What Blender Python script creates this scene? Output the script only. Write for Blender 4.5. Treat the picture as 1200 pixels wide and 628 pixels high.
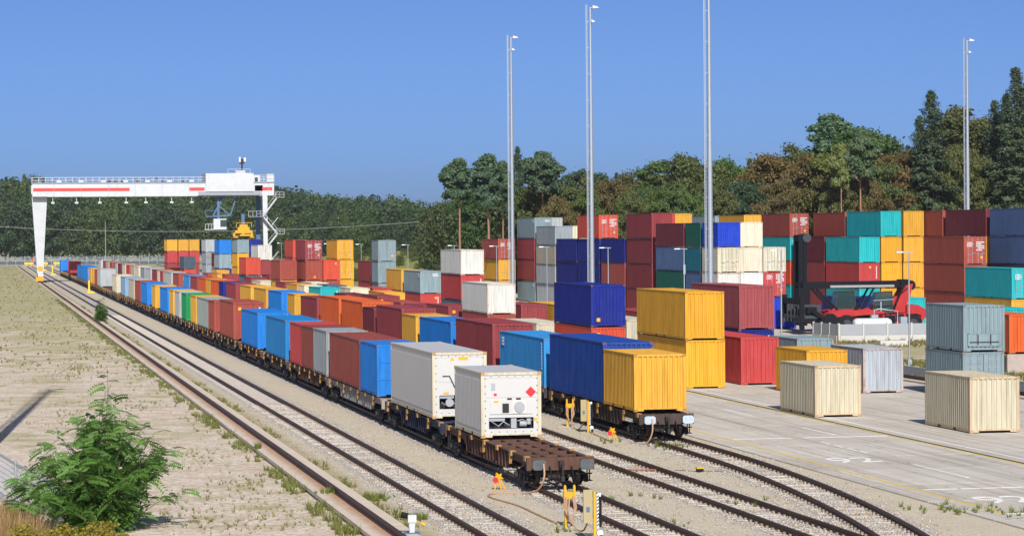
import bpy, math, random
import numpy as np
from mathutils import Vector, Matrix

for _o in list(bpy.data.objects):
    bpy.data.objects.remove(_o)
scene = bpy.context.scene
C = scene.collection
R = math.radians

# ------------------------------------------------------------------ camera
YAW, PITCH, ROLL, CAM_H = 0.19404459, 0.01234575, -0.00795877, 9.376
cam_d = bpy.data.cameras.new('camera')
cam = bpy.data.objects.new('camera', cam_d)
C.objects.link(cam)
fw = Vector((math.sin(YAW)*math.cos(PITCH), math.cos(YAW)*math.cos(PITCH), -math.sin(PITCH)))
rt = Vector((math.cos(YAW), -math.sin(YAW), 0))
up = rt.cross(fw)
r2 = rt*math.cos(ROLL) + up*math.sin(ROLL)
u2 = -rt*math.sin(ROLL) + up*math.cos(ROLL)
M = Matrix.Identity(4)
for i in range(3):
    M[i][0], M[i][1], M[i][2] = r2[i], u2[i], -fw[i]
M[2][3] = CAM_H
cam.matrix_world = M
cam_d.sensor_width = 36.0
cam_d.lens = 3172.16*36/1200
cam_d.clip_start = 1.0
cam_d.clip_end = 20000
scene.camera = cam

# ------------------------------------------------------------------ light
SUN_EL, SUN_AZ = R(36.0), R(4.8)          # shadows fall away from the camera, a little to +X
world = bpy.data.worlds.new('World')
scene.world = world
world.use_nodes = True
wn = world.node_tree
bg = wn.nodes['Background']
sky = wn.nodes.new('ShaderNodeTexSky')
sky.sky_type = 'NISHITA'
sky.sun_disc = False
sky.sun_elevation = SUN_EL
sky.sun_rotation = math.pi + SUN_AZ
sky.altitude = 300
sky.air_density = 0.3
sky.dust_density = 1.6
sky.ozone_density = 8.0
wn.links.new(sky.outputs[0], bg.inputs[0])
bg.inputs[1].default_value = 0.122
sun_d = bpy.data.lights.new('sun', 'SUN')
sun_d.energy = 5.0
sun_d.angle = R(0.55)
sun_d.color = (1.0, 0.945, 0.86)
sun = bpy.data.objects.new('sun', sun_d)
C.objects.link(sun)
ldir = Vector((math.sin(SUN_AZ)*math.cos(SUN_EL), math.cos(SUN_AZ)*math.cos(SUN_EL), -math.sin(SUN_EL)))
sun.rotation_euler = ldir.to_track_quat('-Z', 'Y').to_euler()
scene.view_settings.view_transform = 'Standard'
scene.view_settings.look = 'None'
scene.view_settings.exposure = 0.22
scene.view_settings.gamma = 1.0
scene.render.engine = 'CYCLES'
scene.cycles.max_bounces = 5
scene.cycles.diffuse_bounces = 3
scene.cycles.glossy_bounces = 2
scene.cycles.transparent_max_bounces = 12
scene.cycles.use_denoising = True

rng = np.random.default_rng(7)
random.seed(7)

# ------------------------------------------------------------------ helpers
def lin(h):
    h = h.lstrip('#')
    o = []
    for i in (0, 2, 4):
        c = int(h[i:i+2], 16)/255
        o.append(c/12.92 if c <= .04045 else ((c+.055)/1.055)**2.4)
    return tuple(o)

class MB:
    def __init__(s):
        s.v, s.f, s.sm = [], [], []
    def add(s, vs, fs, smooth=False):
        b = len(s.v)
        s.v += [tuple(p) for p in vs]
        for f in fs:
            s.f.append(tuple(b+i for i in f)); s.sm.append(smooth)
        return s
    def box(s, x0, x1, y0, y1, z0, z1):
        return s.add([(x0,y0,z0),(x1,y0,z0),(x1,y1,z0),(x0,y1,z0),(x0,y0,z1),(x1,y0,z1),(x1,y1,z1),(x0,y1,z1)],
                     [(0,3,2,1),(4,5,6,7),(0,1,5,4),(1,2,6,5),(2,3,7,6),(3,0,4,7)])
    def cbox(s, c, d):
        return s.box(c[0]-d[0]/2,c[0]+d[0]/2,c[1]-d[1]/2,c[1]+d[1]/2,c[2]-d[2]/2,c[2]+d[2]/2)
    def hexa(s, b, t):           # bottom quad, top quad (both counter-clockwise from above)
        return s.add(list(b)+list(t), [(0,3,2,1),(4,5,6,7),(0,1,5,4),(1,2,6,5),(2,3,7,6),(3,0,4,7)])
    def bar(s, p0, p1, w, h=None):   # rectangular bar between two points
        h = h or w
        p0, p1 = Vector(p0), Vector(p1)
        d = (p1-p0).normalized()
        a = d.cross(Vector((0,0,1)))
        if a.length < 1e-4: a = Vector((1,0,0))
        a.normalize(); b = a.cross(d).normalized()
        a *= w/2; b *= h/2
        return s.add([p0-a-b,p0+a-b,p0+a+b,p0-a+b,p1-a-b,p1+a-b,p1+a+b,p1-a+b],
                     [(0,1,2,3),(7,6,5,4),(0,4,5,1),(1,5,6,2),(2,6,7,3),(3,7,4,0)])
    def cyl(s, p0, p1, r0, r1=None, n=12, caps=True):
        r1 = r0 if r1 is None else r1
        p0, p1 = Vector(p0), Vector(p1)
        d = (p1-p0).normalized()
        a = d.orthogonal().normalized(); b = d.cross(a)
        vs = []
        for p, r in ((p0,r0),(p1,r1)):
            for i in range(n):
                t = 2*math.pi*i/n
                vs.append(p+a*math.cos(t)*r+b*math.sin(t)*r)
        s.add(vs, [(i,(i+1)%n,n+(i+1)%n,n+i) for i in range(n)], True)
        if caps:
            s.add(vs, [tuple(range(n-1,-1,-1)), tuple(range(n,2*n))])
        return s
    def tube(s, pts, r, n=6):
        pts = [Vector(p) for p in pts]
        rings = []
        a = None
        for i, p in enumerate(pts):
            d = (pts[min(i+1,len(pts)-1)]-pts[max(i-1,0)]).normalized()
            if a is None: a = d.orthogonal().normalized()
            a = (a-d*a.dot(d)).normalized(); b = d.cross(a)
            rr = r[i] if isinstance(r,(list,tuple)) else r
            rings.append([p+a*math.cos(2*math.pi*k/n)*rr+b*math.sin(2*math.pi*k/n)*rr for k in range(n)])
        vs = [q for g in rings for q in g]
        fs = []
        for i in range(len(pts)-1):
            for k in range(n):
                fs.append((i*n+k,i*n+(k+1)%n,(i+1)*n+(k+1)%n,(i+1)*n+k))
        s.add(vs, fs, True)
        s.add(rings[0], [tuple(range(n-1,-1,-1))]); s.add(rings[-1], [tuple(range(n))])
        return s
    def prism(s, poly, axis, a0, a1):   # poly: 2-D outline in the other two axes
        n = len(poly)
        def P(u, v, a):
            return (a,u,v) if axis == 'x' else ((u,a,v) if axis == 'y' else (u,v,a))
        vs = [P(u,v,a0) for u,v in poly]+[P(u,v,a1) for u,v in poly]
        return s.add(vs, [tuple(range(n)), tuple(range(2*n-1,n-1,-1))]+[(i,n+i,n+(i+1)%n,(i+1)%n) for i in range(n)])
    def mesh(s, name, mat=None, fix=True):
        m = bpy.data.meshes.new(name)
        m.from_pydata(s.v, [], s.f)
        m.polygons.foreach_set('use_smooth', s.sm)
        if fix:
            import bmesh
            bm = bmesh.new(); bm.from_mesh(m)
            bmesh.ops.recalc_face_normals(bm, faces=bm.faces)
            bm.to_mesh(m); bm.free()
        if mat: m.materials.append(mat)
        m.update()
        return m

def np_mesh(name, V, Q, mat):
    """V (n,3) float, Q (m,k) int -> mesh"""
    m = bpy.data.meshes.new(name)
    V = np.ascontiguousarray(V, dtype=np.float32); Q = np.ascontiguousarray(Q, dtype=np.int32)
    m.vertices.add(len(V)); m.vertices.foreach_set('co', V.ravel())
    k = Q.shape[1]
    m.loops.add(Q.size); m.loops.foreach_set('vertex_index', Q.ravel())
    m.polygons.add(len(Q))
    m.polygons.foreach_set('loop_start', np.arange(0, Q.size, k, dtype=np.int32))
    m.polygons.foreach_set('loop_total', np.full(len(Q), k, dtype=np.int32))
    m.materials.append(mat)
    m.update(calc_edges=True)
    m.validate()
    return m

def thing(name, label, cat, loc=(0,0,0), rotz=0.0, group=None):
    o = bpy.data.objects.new(name, None)
    o.empty_display_size = .3
    C.objects.link(o)
    o.location = loc; o.rotation_euler = (0,0,rotz)
    o['label'] = label; o['category'] = cat
    if group: o['group'] = group
    return o
def part(name, mesh, parent, color=None, loc=(0,0,0), rotz=0.0, rust=None):
    o = bpy.data.objects.new(name, mesh)
    C.objects.link(o)
    o.parent = parent
    o.location = loc; o.rotation_euler = (0,0,rotz)
    if color is not None: o.color = (*color, 1)
    if rust is not None: o['rust'] = rust
    return o
def single(name, mesh, label, cat, loc=(0,0,0), rotz=0.0, group=None, color=None, rust=None):
    o = part(name, mesh, None, color, loc, rotz, rust)
    o['label'] = label; o['category'] = cat
    if group: o['group'] = group
    return o
def struct(name, mesh, label=None, kind='structure', parent=None):
    o = bpy.data.objects.new(name, mesh)
    C.objects.link(o)
    o.parent = parent
    if parent is None or kind == 'stuff':
        o['kind'] = kind
    if label: o['label'] = label
    return o
def copy_tree(o, parent=None):
    c = o.copy(); C.objects.link(c); c.parent = parent
    for ch in list(o.children): copy_tree(ch, c)
    return c

# ------------------------------------------------------------------ materials
def new_mat(name):
    m = bpy.data.materials.new(name); m.use_nodes = True
    return m, m.node_tree, m.node_tree.nodes['Principled BSDF']
def node(nt, typ, **kw):
    n = nt.nodes.new(typ)
    for k, v in kw.items(): setattr(n, k, v)
    return n
def noise(nt, vec, scale, detail=4, rough=.55):
    n = node(nt, 'ShaderNodeTexNoise')
    n.inputs['Scale'].default_value = scale; n.inputs['Detail'].default_value = detail; n.inputs['Roughness'].default_value = rough
    if vec is not None: nt.links.new(vec, n.inputs['Vector'])
    return n.outputs['Fac']
def ramp(nt, fac, stops):
    r = node(nt, 'ShaderNodeValToRGB')
    el = r.color_ramp.elements
    while len(el) < len(stops): el.new(.5)
    for e, (p, c) in zip(el, stops):
        e.position = p
        e.color = (*c, 1) if not isinstance(c, (int, float)) else (c, c, c, 1)
    nt.links.new(fac, r.inputs[0])
    return r.outputs[0]
def mix(nt, a, b, fac, mode='MIX'):
    n = node(nt, 'ShaderNodeMix', data_type='RGBA', blend_type=mode)
    for s, v in ((6,a),(7,b)):
        if isinstance(v, tuple): n.inputs[s].default_value = (*v, 1)
        else: nt.links.new(v, n.inputs[s])
    if isinstance(fac, (int,float)): n.inputs[0].default_value = fac
    else: nt.links.new(fac, n.inputs[0])
    return n.outputs[2]
def math_n(nt, op, a, b=None):
    n = node(nt, 'ShaderNodeMath', operation=op)
    for i, v in enumerate((a, b)):
        if v is None: continue
        if isinstance(v, (int,float)): n.inputs[i].default_value = v
        else: nt.links.new(v, n.inputs[i])
    return n.outputs[0]
def coords(nt, kind='Object', scale=None, rnd=False):
    t = node(nt, 'ShaderNodeTexCoord')
    out = t.outputs[kind]
    if rnd:
        oi = node(nt, 'ShaderNodeObjectInfo')
        cm = node(nt, 'ShaderNodeVectorMath', operation='SCALE')
        cx = node(nt, 'ShaderNodeCombineXYZ')
        for i in range(3): nt.links.new(oi.outputs['Random'], cx.inputs[i])
        nt.links.new(cx.outputs[0], cm.inputs[0]); cm.inputs['Scale'].default_value = 91.7
        ad = node(nt, 'ShaderNodeVectorMath', operation='ADD')
        nt.links.new(out, ad.inputs[0]); nt.links.new(cm.outputs[0], ad.inputs[1])
        out = ad.outputs[0]
    if scale:
        mp = node(nt, 'ShaderNodeMapping'); mp.inputs['Scale'].default_value = scale
        nt.links.new(out, mp.inputs['Vector']); out = mp.outputs[0]
    return out
def bump(nt, bsdf, h, strength, dist):
    b = node(nt, 'ShaderNodeBump'); b.inputs['Strength'].default_value = strength; b.inputs['Distance'].default_value = dist
    nt.links.new(h, b.inputs['Height']); nt.links.new(b.outputs[0], bsdf.inputs['Normal'])

def flat(name, col, rough=.6, metal=0.0, var=.12, scale=3.0):
    m, nt, b = new_mat(name)
    v = coords(nt, 'Object', rnd=True)
    f = noise(nt, v, scale)
    c = mix(nt, tuple(x*(1-var) for x in col), tuple(min(1,x*(1+var)) for x in col), f)
    nt.links.new(c, b.inputs['Base Color'])
    b.inputs['Roughness'].default_value = rough; b.inputs['Metallic'].default_value = metal
    b.inputs['Specular IOR Level'].default_value = .1 if max(col) < .06 else .3
    return m

def painted(name, rust_scale=1.0, rough=.58, rust_bias=0.0):
    """weathered steel paint: colour comes from the object's own colour, rust amount from its 'rust' property"""
    m, nt, b = new_mat(name)
    oi = node(nt, 'ShaderNodeObjectInfo')
    v = coords(nt, 'Object', rnd=True)
    fade = noise(nt, v, .55, 3)
    dust = mix(nt, oi.outputs['Color'], (.34,.30,.26), .07)
    col = mix(nt, oi.outputs['Color'], dust, math_n(nt,'MULTIPLY',ramp(nt, fade, [(.35,0.0),(.85,1.0)]), .35))
    vs = coords(nt, 'Object', (5.5,5.5,.35), rnd=True)
    streak = noise(nt, vs, 1.0, 5, .65)
    col = mix(nt, col, (.42,.37,.33), math_n(nt,'MULTIPLY',ramp(nt, streak, [(.44,0.0),(.74,1.0)]), .6), 'MULTIPLY')
    blot = noise(nt, v, 1.1, 6, .7)
    col = mix(nt, col, dust, math_n(nt,'MULTIPLY',ramp(nt, blot, [(.50,0.0),(.72,1.0)]), .55))
    spk = noise(nt, v, 14.0, 3, .6)
    col = mix(nt, col, (.20,.13,.09), math_n(nt,'MULTIPLY',ramp(nt, spk, [(.66,0.0),(.74,1.0)]), .3))
    at = node(nt, 'ShaderNodeAttribute', attribute_type='OBJECT', attribute_name='rust')
    spots = noise(nt, v, 2.3*rust_scale, 7, .72)
    st2 = noise(nt, coords(nt,'Object',(4,4,.5),rnd=True), 1.3, 6, .7)
    rm = math_n(nt, 'ADD', math_n(nt,'MULTIPLY',spots,.55), math_n(nt,'MULTIPLY',st2,.45))
    thr = math_n(nt, 'SUBTRACT', .74+rust_bias, math_n(nt,'MULTIPLY',at.outputs['Fac'],.21))
    mask = math_n(nt, 'MULTIPLY', math_n(nt,'SUBTRACT',rm,thr), 9.0)
    cl = node(nt, 'ShaderNodeClamp'); nt.links.new(mask, cl.inputs[0])
    rc = mix(nt, (.17,.062,.022), (.33,.15,.06), noise(nt, v, 9, 4))
    col = mix(nt, col, rc, math_n(nt,'MULTIPLY',cl.outputs[0],.85))
    nt.links.new(col, b.inputs['Base Color'])
    rr = math_n(nt,'ADD',math_n(nt,'MULTIPLY',cl.outputs[0],.3), rough)
    nt.links.new(rr, b.inputs['Roughness'])
    bump(nt, b, noise(nt, v, 1.6, 3), .25, .03)
    b.inputs['Specular IOR Level'].default_value = .22
    return m

PAINT = painted('weathered_container_paint')
WPAINT = painted('wagon_paint', 1.6, .65, -.06)
CLEAN = painted('clean_paint', 1.0, .42, .25)
BLACK = flat('black_rubber', (.014,.014,.015), .7)
DARK = flat('dark_steel', (.035,.033,.034), .6)
STEEL = flat('galvanised_steel', (.40,.44,.48), .42, .55, .08)
WHITE = flat('white_marking', (.68,.68,.66), .6, 0, .05)
ORANGE = flat('orange_sticker', (.85,.36,.03), .5, 0, .06)
REDS = flat('red_sticker', (.75,.03,.04), .5, 0, .05)
GLASS, _nt, _b = new_mat('cab_glass')
_b.inputs['Base Color'].default_value = (.03,.06,.06,1); _b.inputs['Roughness'].default_value = .06; _b.inputs['Alpha'].default_value = .75
# ------------------------------------------------------------------ ground materials
def pos_xyz(nt):
    g = node(nt, 'ShaderNodeNewGeometry')
    s = node(nt, 'ShaderNodeSeparateXYZ'); nt.links.new(g.outputs['Position'], s.inputs[0])
    return g.outputs['Position'], s.outputs[0], s.outputs[1]
def mapr(nt, v, a, b, c=0.0, d=1.0):
    n = node(nt, 'ShaderNodeMapRange'); n.clamp = True
    nt.links.new(v, n.inputs[0])
    for i, x in enumerate((a,b,c,d)): n.inputs[i+1].default_value = x
    return n.outputs[0]

def stone_col(nt, P, scale, cols):
    vo = node(nt, 'ShaderNodeTexVoronoi'); vo.inputs['Scale'].default_value = scale
    nt.links.new(P, vo.inputs['Vector'])
    bw = node(nt, 'ShaderNodeRGBToBW'); nt.links.new(vo.outputs['Color'], bw.inputs[0])
    return ramp(nt, bw.outputs[0], cols), vo.outputs['Distance']

# open field: sand and gravel on the crane side, rough grass farther off and beyond the road
GROUND, nt, b = new_mat('sandy_field')
P, X, Y = pos_xyz(nt)
sand, _d = stone_col(nt, P, 7.0, [(.1,(.41,.335,.26)),(.45,(.58,.495,.395)),(.85,(.71,.63,.52))])
big = noise(nt, P, .22, 5, .6)
sand = mix(nt, sand, (.43,.30,.215), math_n(nt,'MULTIPLY',ramp(nt, noise(nt,P,.6,7,.72), [(.47,0.0),(.66,1.0)]),.7))
grass = mix(nt, (.21,.22,.07), (.43,.385,.19), noise(nt, P, 1.3, 5, .7))
amt = math_n(nt,'ADD', mapr(nt, Y, 110, 420, .01, .20), mapr(nt, X, 52, 62, 0, .10))
gm = math_n(nt,'ADD', math_n(nt,'ADD', math_n(nt,'MULTIPLY',noise(nt,P,.35,6,.7),.75), math_n(nt,'MULTIPLY',noise(nt,P,.06,3),.35)), amt)
col = mix(nt, sand, grass, ramp(nt, gm, [(.585,0.0),(.70,.85),(1.0,1.0)]))
deb = noise(nt, P, 5.5, 5, .75)
col = mix(nt, col, (.20,.12,.075), math_n(nt,'MULTIPLY',ramp(nt, deb, [(.60,0.0),(.68,1.0)]),.55))
col = mix(nt, col, (.78,.71,.60), math_n(nt,'MULTIPLY',ramp(nt, noise(nt,P,8.0,4,.7), [(.62,0.0),(.70,1.0)]),.5))
nt.links.new(col, b.inputs['Base Color']); b.inputs['Roughness'].default_value = .95
bump(nt, b, noise(nt, P, 3.0, 6, .7), .7, .14)

# yard between the tracks: rolled fine gravel with coarse ballast round each track
BED, nt, b = new_mat('ballast_and_gravel')
P, X, Y = pos_xyz(nt)
wob = math_n(nt,'MULTIPLY', math_n(nt,'SUBTRACT', noise(nt, P, 1.1, 5, .7), .5), 1.5)
cur = math_n(nt,'MULTIPLY', math_n(nt,'POWER', math_n(nt,'MAXIMUM', math_n(nt,'SUBTRACT',112.0,Y), 0.0), 2.0), 1/423)
d = None
for cx in (15.8, 20.53, 25.27, 30.0):
    q = math_n(nt,'SUBTRACT', X, cx)
    if cx == 30.0: q = math_n(nt,'ADD', q, cur)
    q = math_n(nt,'ABSOLUTE', q)
    d = q if d is None else math_n(nt,'MINIMUM', d, q)
mask = mapr(nt, math_n(nt,'ADD', d, wob), 1.25, 1.65, 1.0, 0.0)
ball, bd = stone_col(nt, P, 13.0, [(.05,(.17,.155,.14)),(.35,(.39,.365,.335)),(.7,(.50,.47,.43)),(.95,(.66,.625,.575))])
warm = ramp(nt, noise(nt, P, .8, 5, .65), [(.42,0.0),(.68,1.0)])
ball = mix(nt, ball, (.46,.33,.22), math_n(nt,'MULTIPLY',warm,.42))
fine, fd = stone_col(nt, P, 22.0, [(.1,(.40,.345,.25)),(.5,(.50,.44,.33)),(.9,(.59,.525,.405))])
fine = mix(nt, fine, (.40,.34,.25), math_n(nt,'MULTIPLY',ramp(nt, noise(nt,P,.45,6,.7), [(.45,0.0),(.75,1.0)]),.6))
left = mapr(nt, math_n(nt,'ADD',X,wob), 13.6, 14.2, 1.0, 0.0)
fine = mix(nt, fine, mix(nt,(.33,.25,.17),(.30,.27,.10),noise(nt,P,1.8,5)), math_n(nt,'MULTIPLY',left,.75))
nt.links.new(mix(nt, fine, ball, mask), b.inputs['Base Color']); b.inputs['Roughness'].default_value = .95
hh = math_n(nt,'MULTIPLY', bd, math_n(nt,'ADD',math_n(nt,'MULTIPLY',mask,.8),.2))
bump(nt, b, hh, .9, .05)

CONC, nt, b = new_mat('yard_concrete')
P, X, Y = pos_xyz(nt)
oi = node(nt,'ShaderNodeObjectInfo')
base = mix(nt, (.49,.45,.385), (.56,.52,.455), oi.outputs['Random'])
base = mix(nt, base, (.40,.355,.295), math_n(nt,'MULTIPLY',ramp(nt, noise(nt,P,.35,6,.65), [(.45,0.0),(.8,1.0)]),.7))
sx = node(nt,'ShaderNodeMapping'); sx.inputs['Scale'].default_value=(1.6,.09,1); nt.links.new(P, sx.inputs['Vector'])
base = mix(nt, base, (.22,.19,.16), math_n(nt,'MULTIPLY',ramp(nt, noise(nt,sx.outputs[0],1.0,5,.6), [(.55,0.0),(.85,1.0)]),.4))
tm = node(nt,'ShaderNodeMapping'); tm.inputs['Scale'].default_value=(3.2,.035,1); nt.links.new(P, tm.inputs['Vector'])
base = mix(nt, base, (.13,.12,.11), math_n(nt,'MULTIPLY',ramp(nt, noise(nt,tm.outputs[0],1.0,4,.6), [(.49,0.0),(.62,1.0)]),.32))
base = mix(nt, base, (.10,.085,.07), math_n(nt,'MULTIPLY',ramp(nt, noise(nt,P,1.7,5,.6), [(.61,0.0),(.68,1.0)]),.45))
base = mix(nt, base, (.62,.60,.56), math_n(nt,'MULTIPLY',ramp(nt, noise(nt,P,2.6,6,.7), [(.58,0.0),(.72,1.0)]),.35))
crk = node(nt,'ShaderNodeTexVoronoi'); crk.feature='DISTANCE_TO_EDGE'; crk.inputs['Scale'].default_value=.22
wv2 = node(nt,'ShaderNodeVectorMath', operation='ADD'); nt.links.new(P, wv2.inputs[0])
nz = node(nt,'ShaderNodeTexNoise'); nz.inputs['Scale'].default_value=.8; nt.links.new(P, nz.inputs['Vector']); nt.links.new(nz.outputs['Color'], wv2.inputs[1]); nt.links.new(wv2.outputs[0], crk.inputs['Vector'])
base = mix(nt, base, (.16,.14,.12), math_n(nt,'MULTIPLY',mapr(nt, crk.outputs['Distance'], 0.0, .006, 1.0, 0.0),.55))
nt.links.new(base, b.inputs['Base Color']); b.inputs['Roughness'].default_value = .85
bump(nt, b, noise(nt, P, 9, 5), .2, .02)

BEAM, nt, b = new_mat('crane_rail_concrete')
P, X, Y = pos_xyz(nt)
base = mix(nt, (.62,.53,.43), (.50,.43,.345), noise(nt, P, .9, 6, .65))
dx = math_n(nt,'ABSOLUTE', math_n(nt,'SUBTRACT', X, 12.24))
st = math_n(nt,'MULTIPLY', mapr(nt, math_n(nt,'ADD',dx, math_n(nt,'MULTIPLY',math_n(nt,'SUBTRACT',noise(nt,P,2.2,5),.5),.5)), .08,.42,1.0,0.0), .75)
base = mix(nt, base, (.36,.17,.07), st)
nt.links.new(base, b.inputs['Base Color']); b.inputs['Roughness'].default_value = .9
bump(nt, b, noise(nt, P, 7, 5), .25, .03)

ASPH = flat('asphalt', (.10,.105,.115), .85, 0, .18, 2.0)
SLEEP = flat('concrete_sleeper', (.43,.395,.35), .95, 0, .35, 6.0)
FASTM = flat('dusty_clip', (.27,.215,.165), .9, 0, .3, 5.0)
RAILM = flat('rusty_rail', (.068,.036,.028), .5, .2, .3, 4.0)
YLINE = flat('yellow_road_paint', (.66,.47,.05), .8, 0, .3, 6.0)
WLINE = flat('worn_white_paint', (.74,.73,.71), .8, 0, .15, 6.0)

def sheet(name, x0, x1, y0, y1, z, mat, kind='structure', parent=None):
    m = MB().add([(x0,y0,z),(x1,y0,z),(x1,y1,z),(x0,y1,z)], [(0,1,2,3)]).mesh(name, mat)
    return struct(name, m, kind=kind, parent=parent)
sheet('ground', -1500, 1700, -120, 2600, 0.0, GROUND)
sheet('trackbed', 13.1, 32.0, 30, 955, .02, BED)

# concrete strip that carries the crane rail
bm_ = MB()
y = 40.0
k = 0
beam = struct('crane_rail_foundation', MB().box(11.70,13.06,40,905,.0,.17).mesh('crane_rail_foundation', BEAM))
while y < 400:
    L = 7.5
    struct('concrete_block', MB().box(11.64,13.10,y+.012,y+L-.012,.1,.22+.006*math.sin(k*2.1)).mesh('concrete_block', BEAM), parent=beam)
    y += L; k += 1
RAIL_PROF = [(-.075,0),(.075,0),(.075,.02),(.012,.04),(.012,.125),(.036,.14),(.036,.172),(-.036,.172),(-.036,.14),(-.012,.125),(-.012,.04),(-.075,.02)]
def rail_mesh(path, z0, sc=1.0):
    mb = MB(); n = len(RAIL_PROF); vs = []
    for i,(x,y) in enumerate(path):
        a = path[max(i-1,0)]; c = path[min(i+1,len(path)-1)]
        t = Vector((c[0]-a[0], c[1]-a[1])).normalized()
        for u,w in RAIL_PROF:
            vs.append((x+t.y*u*sc, y-t.x*u*sc, z0+w*sc))
    fs = [(i*n+k, i*n+(k+1)%n, (i+1)*n+(k+1)%n, (i+1)*n+k) for i in range(len(path)-1) for k in range(n)]
    fs += [tuple(range(n)), tuple(range((len(path)-1)*n, len(path)*n))]
    mb.add(vs, fs)
    return mb.mesh('rail', RAILM)
struct('crane_rail', rail_mesh([(12.36,40),(12.36,900)], .225, 1.25), parent=beam)

def tcx(t, y):
    return 30.0-max(0,112-y)**2/423 if t == 3 else (15.8,20.53,25.27)[t]
SL = MB().hexa([(-1.2,-.12,0),(1.2,-.12,0),(1.2,.12,0),(-1.2,.12,0)], [(-1.18,-.085,.10),(1.18,-.085,.10),(1.18,.085,.10),(-1.18,.085,.10)]).mesh('sleeper', SLEEP)
CLIP = MB()
for s in (-.7535,.7535):
    for e in (-1,1):
        CLIP.box(s+e*.13-.05, s+e*.13+.05, -.06, .06, .09, .135)
CLIPM = CLIP.mesh('rail_clip', RAILM)
for t in range(4):
    root = struct('railway_track', MB().box(tcx(t,300)-.02, tcx(t,300)+.02, 299.9,300.1,.021,.026).mesh('railway_track', SLEEP))
    yend = (905,905,905,860)[t]
    ys = [40+2*i for i in range(40)]+[120,yend]
    for s in (-.7535,.7535):
        struct('rail', rail_mesh([(tcx(t,yy)+s, yy) for yy in ys], .07), parent=root)
    yy = 72.0; mb = MB(); cb = MB()
    lim = 150 if t in (0,2) else (116 if t == 1 else 132)
    while yy < 330:
        ang = math.atan2(tcx(t,yy+.5)-tcx(t,yy-.5), 1.0)
        if yy < lim:
            part('sleeper', SL, root, loc=(tcx(t,yy)+random.uniform(-.02,.02), yy, -.058+random.uniform(-.026,.012)), rotz=-ang)
            for s in (-.7535,.7535):
                for e in (-1,1):
                    cx = tcx(t,yy)+s+e*.13
                    cb.box(cx-.04,cx+.04,yy-.05,yy+.05,.04,.10)
        elif t in (0,2):
            mb.box(tcx(t,yy)-1.15,tcx(t,yy)+1.15,yy-.08,yy+.08,.0,.034)
        yy += .62
    if mb.v: struct('sleepers_far_off', mb.mesh('sleepers_far_off', SLEEP), kind='stuff', parent=root)
    struct('rail_fastenings', cb.mesh('rail_fastenings', FASTM), kind='stuff', parent=root)

# concrete yard: slabs laid on a base sheet
pv = sheet('pavement', 31.98, 56.4, 40, 720, .024, flat('joint_filler',(.24,.21,.18),.95))
slab_cache = {}
def slab(x0, x1, y0, y1, i):
    key = (round(x1-x0,2), round(y1-y0,2))
    if key not in slab_cache:
        w, l = key; g = .02
        slab_cache[key] = MB().hexa([(g,g,0),(w-g,g,0),(w-g,l-g,0),(g,l-g,0)],[(g+.008,g+.008,.04),(w-g-.008,g+.008,.04),(w-g-.008,l-g-.008,.04),(g+.008,l-g-.008,.04)]).mesh('concrete_slab', CONC)
    return part('concrete_slab', slab_cache[key], pv, loc=(x0,y0,.02+.002*math.sin(i*1.7)))
xs = [32.0, 36.35, 40.86, 41.06, 46.2, 51.3, 56.4]
i = 0
for a in range(len(xs)-1):
    if a == 2: continue
    yy = 64.0 if a < 2 else 96.0
    while yy < (250 if a < 2 else 190):
        slab(xs[a], xs[a+1], yy, yy+6.2, i); yy += 6.2; i += 1
    struct('concrete_slab', MB().box(xs[a]+.02,xs[a+1]-.02,yy+.02,715,.02,.06).mesh('concrete_slab',CONC), parent=pv)
chan = struct('drain_channel', MB().box(40.87,41.05,60,715,.025,.05).mesh('drain_channel', DARK), parent=pv)
struct('painted_line', MB().box(40.70,40.82,60,400,.05,.0665).mesh('painted_line', YLINE), parent=pv)
struct('painted_line', MB().box(33.0,33.12,84.6,400,.05,.0665).mesh('painted_line', YLINE), parent=pv)
struct('painted_line', MB().box(41.62,41.74,60,400,.05,.0665).mesh('painted_line', WLINE), parent=pv)
def wl(x0,x1,y0,y1):
    struct('painted_line', MB().box(x0,x1,y0,y1,.05,.0666).mesh('painted_line', WLINE), parent=pv)
for y0,y1 in ((119.3,124.2),(133,138),(147,152)): wl(38.42,38.54,y0,y1)
for y0,y1 in ((114.2,115.4),(112.3,113.4),(110.5,111.6),(109.0,109.9),(97.1,103.15),(84,90)): wl(36.54,36.66,y0,y1)
for x0,x1 in ((33.3,34.6),(34.75,35.5),(35.55,37.1),(37.2,40.6)): wl(x0,x1,92.85,92.99)
for x0,x1 in ((33.3,36.0),(36.6,40.6)): wl(x0,x1,117.9,118.02)
wl(33.1,36.5,84.2,84.34)
def digits(txt, x, y, w, l):
    cu = bpy.data.curves.new('t','FONT'); cu.body = txt; cu.size = 1.0; cu.extrude = .004
    o = bpy.data.objects.new('t', cu); C.objects.link(o)
    dg = bpy.context.evaluated_depsgraph_get()
    m = bpy.data.meshes.new_from_object(o.evaluated_get(dg))
    bpy.data.objects.remove(o)
    co = np.array([v.co[:] for v in m.vertices])
    mn, mx = co.min(0), co.max(0)
    for v in m.vertices:
        v.co = ((v.co.x-mn[0])/(mx[0]-mn[0])*w, (v.co.y-mn[1])/(mx[1]-mn[1])*l, v.co.z)
    m.materials.clear(); m.materials.append(WLINE)
    p = struct('painted_number', m, parent=pv); p.location = (x,y,.066); return p
digits('92', 33.95, 104.75, 1.95, 2.2)
digits('92', 33.85, 87.75, 1.95, 2.2)

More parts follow.
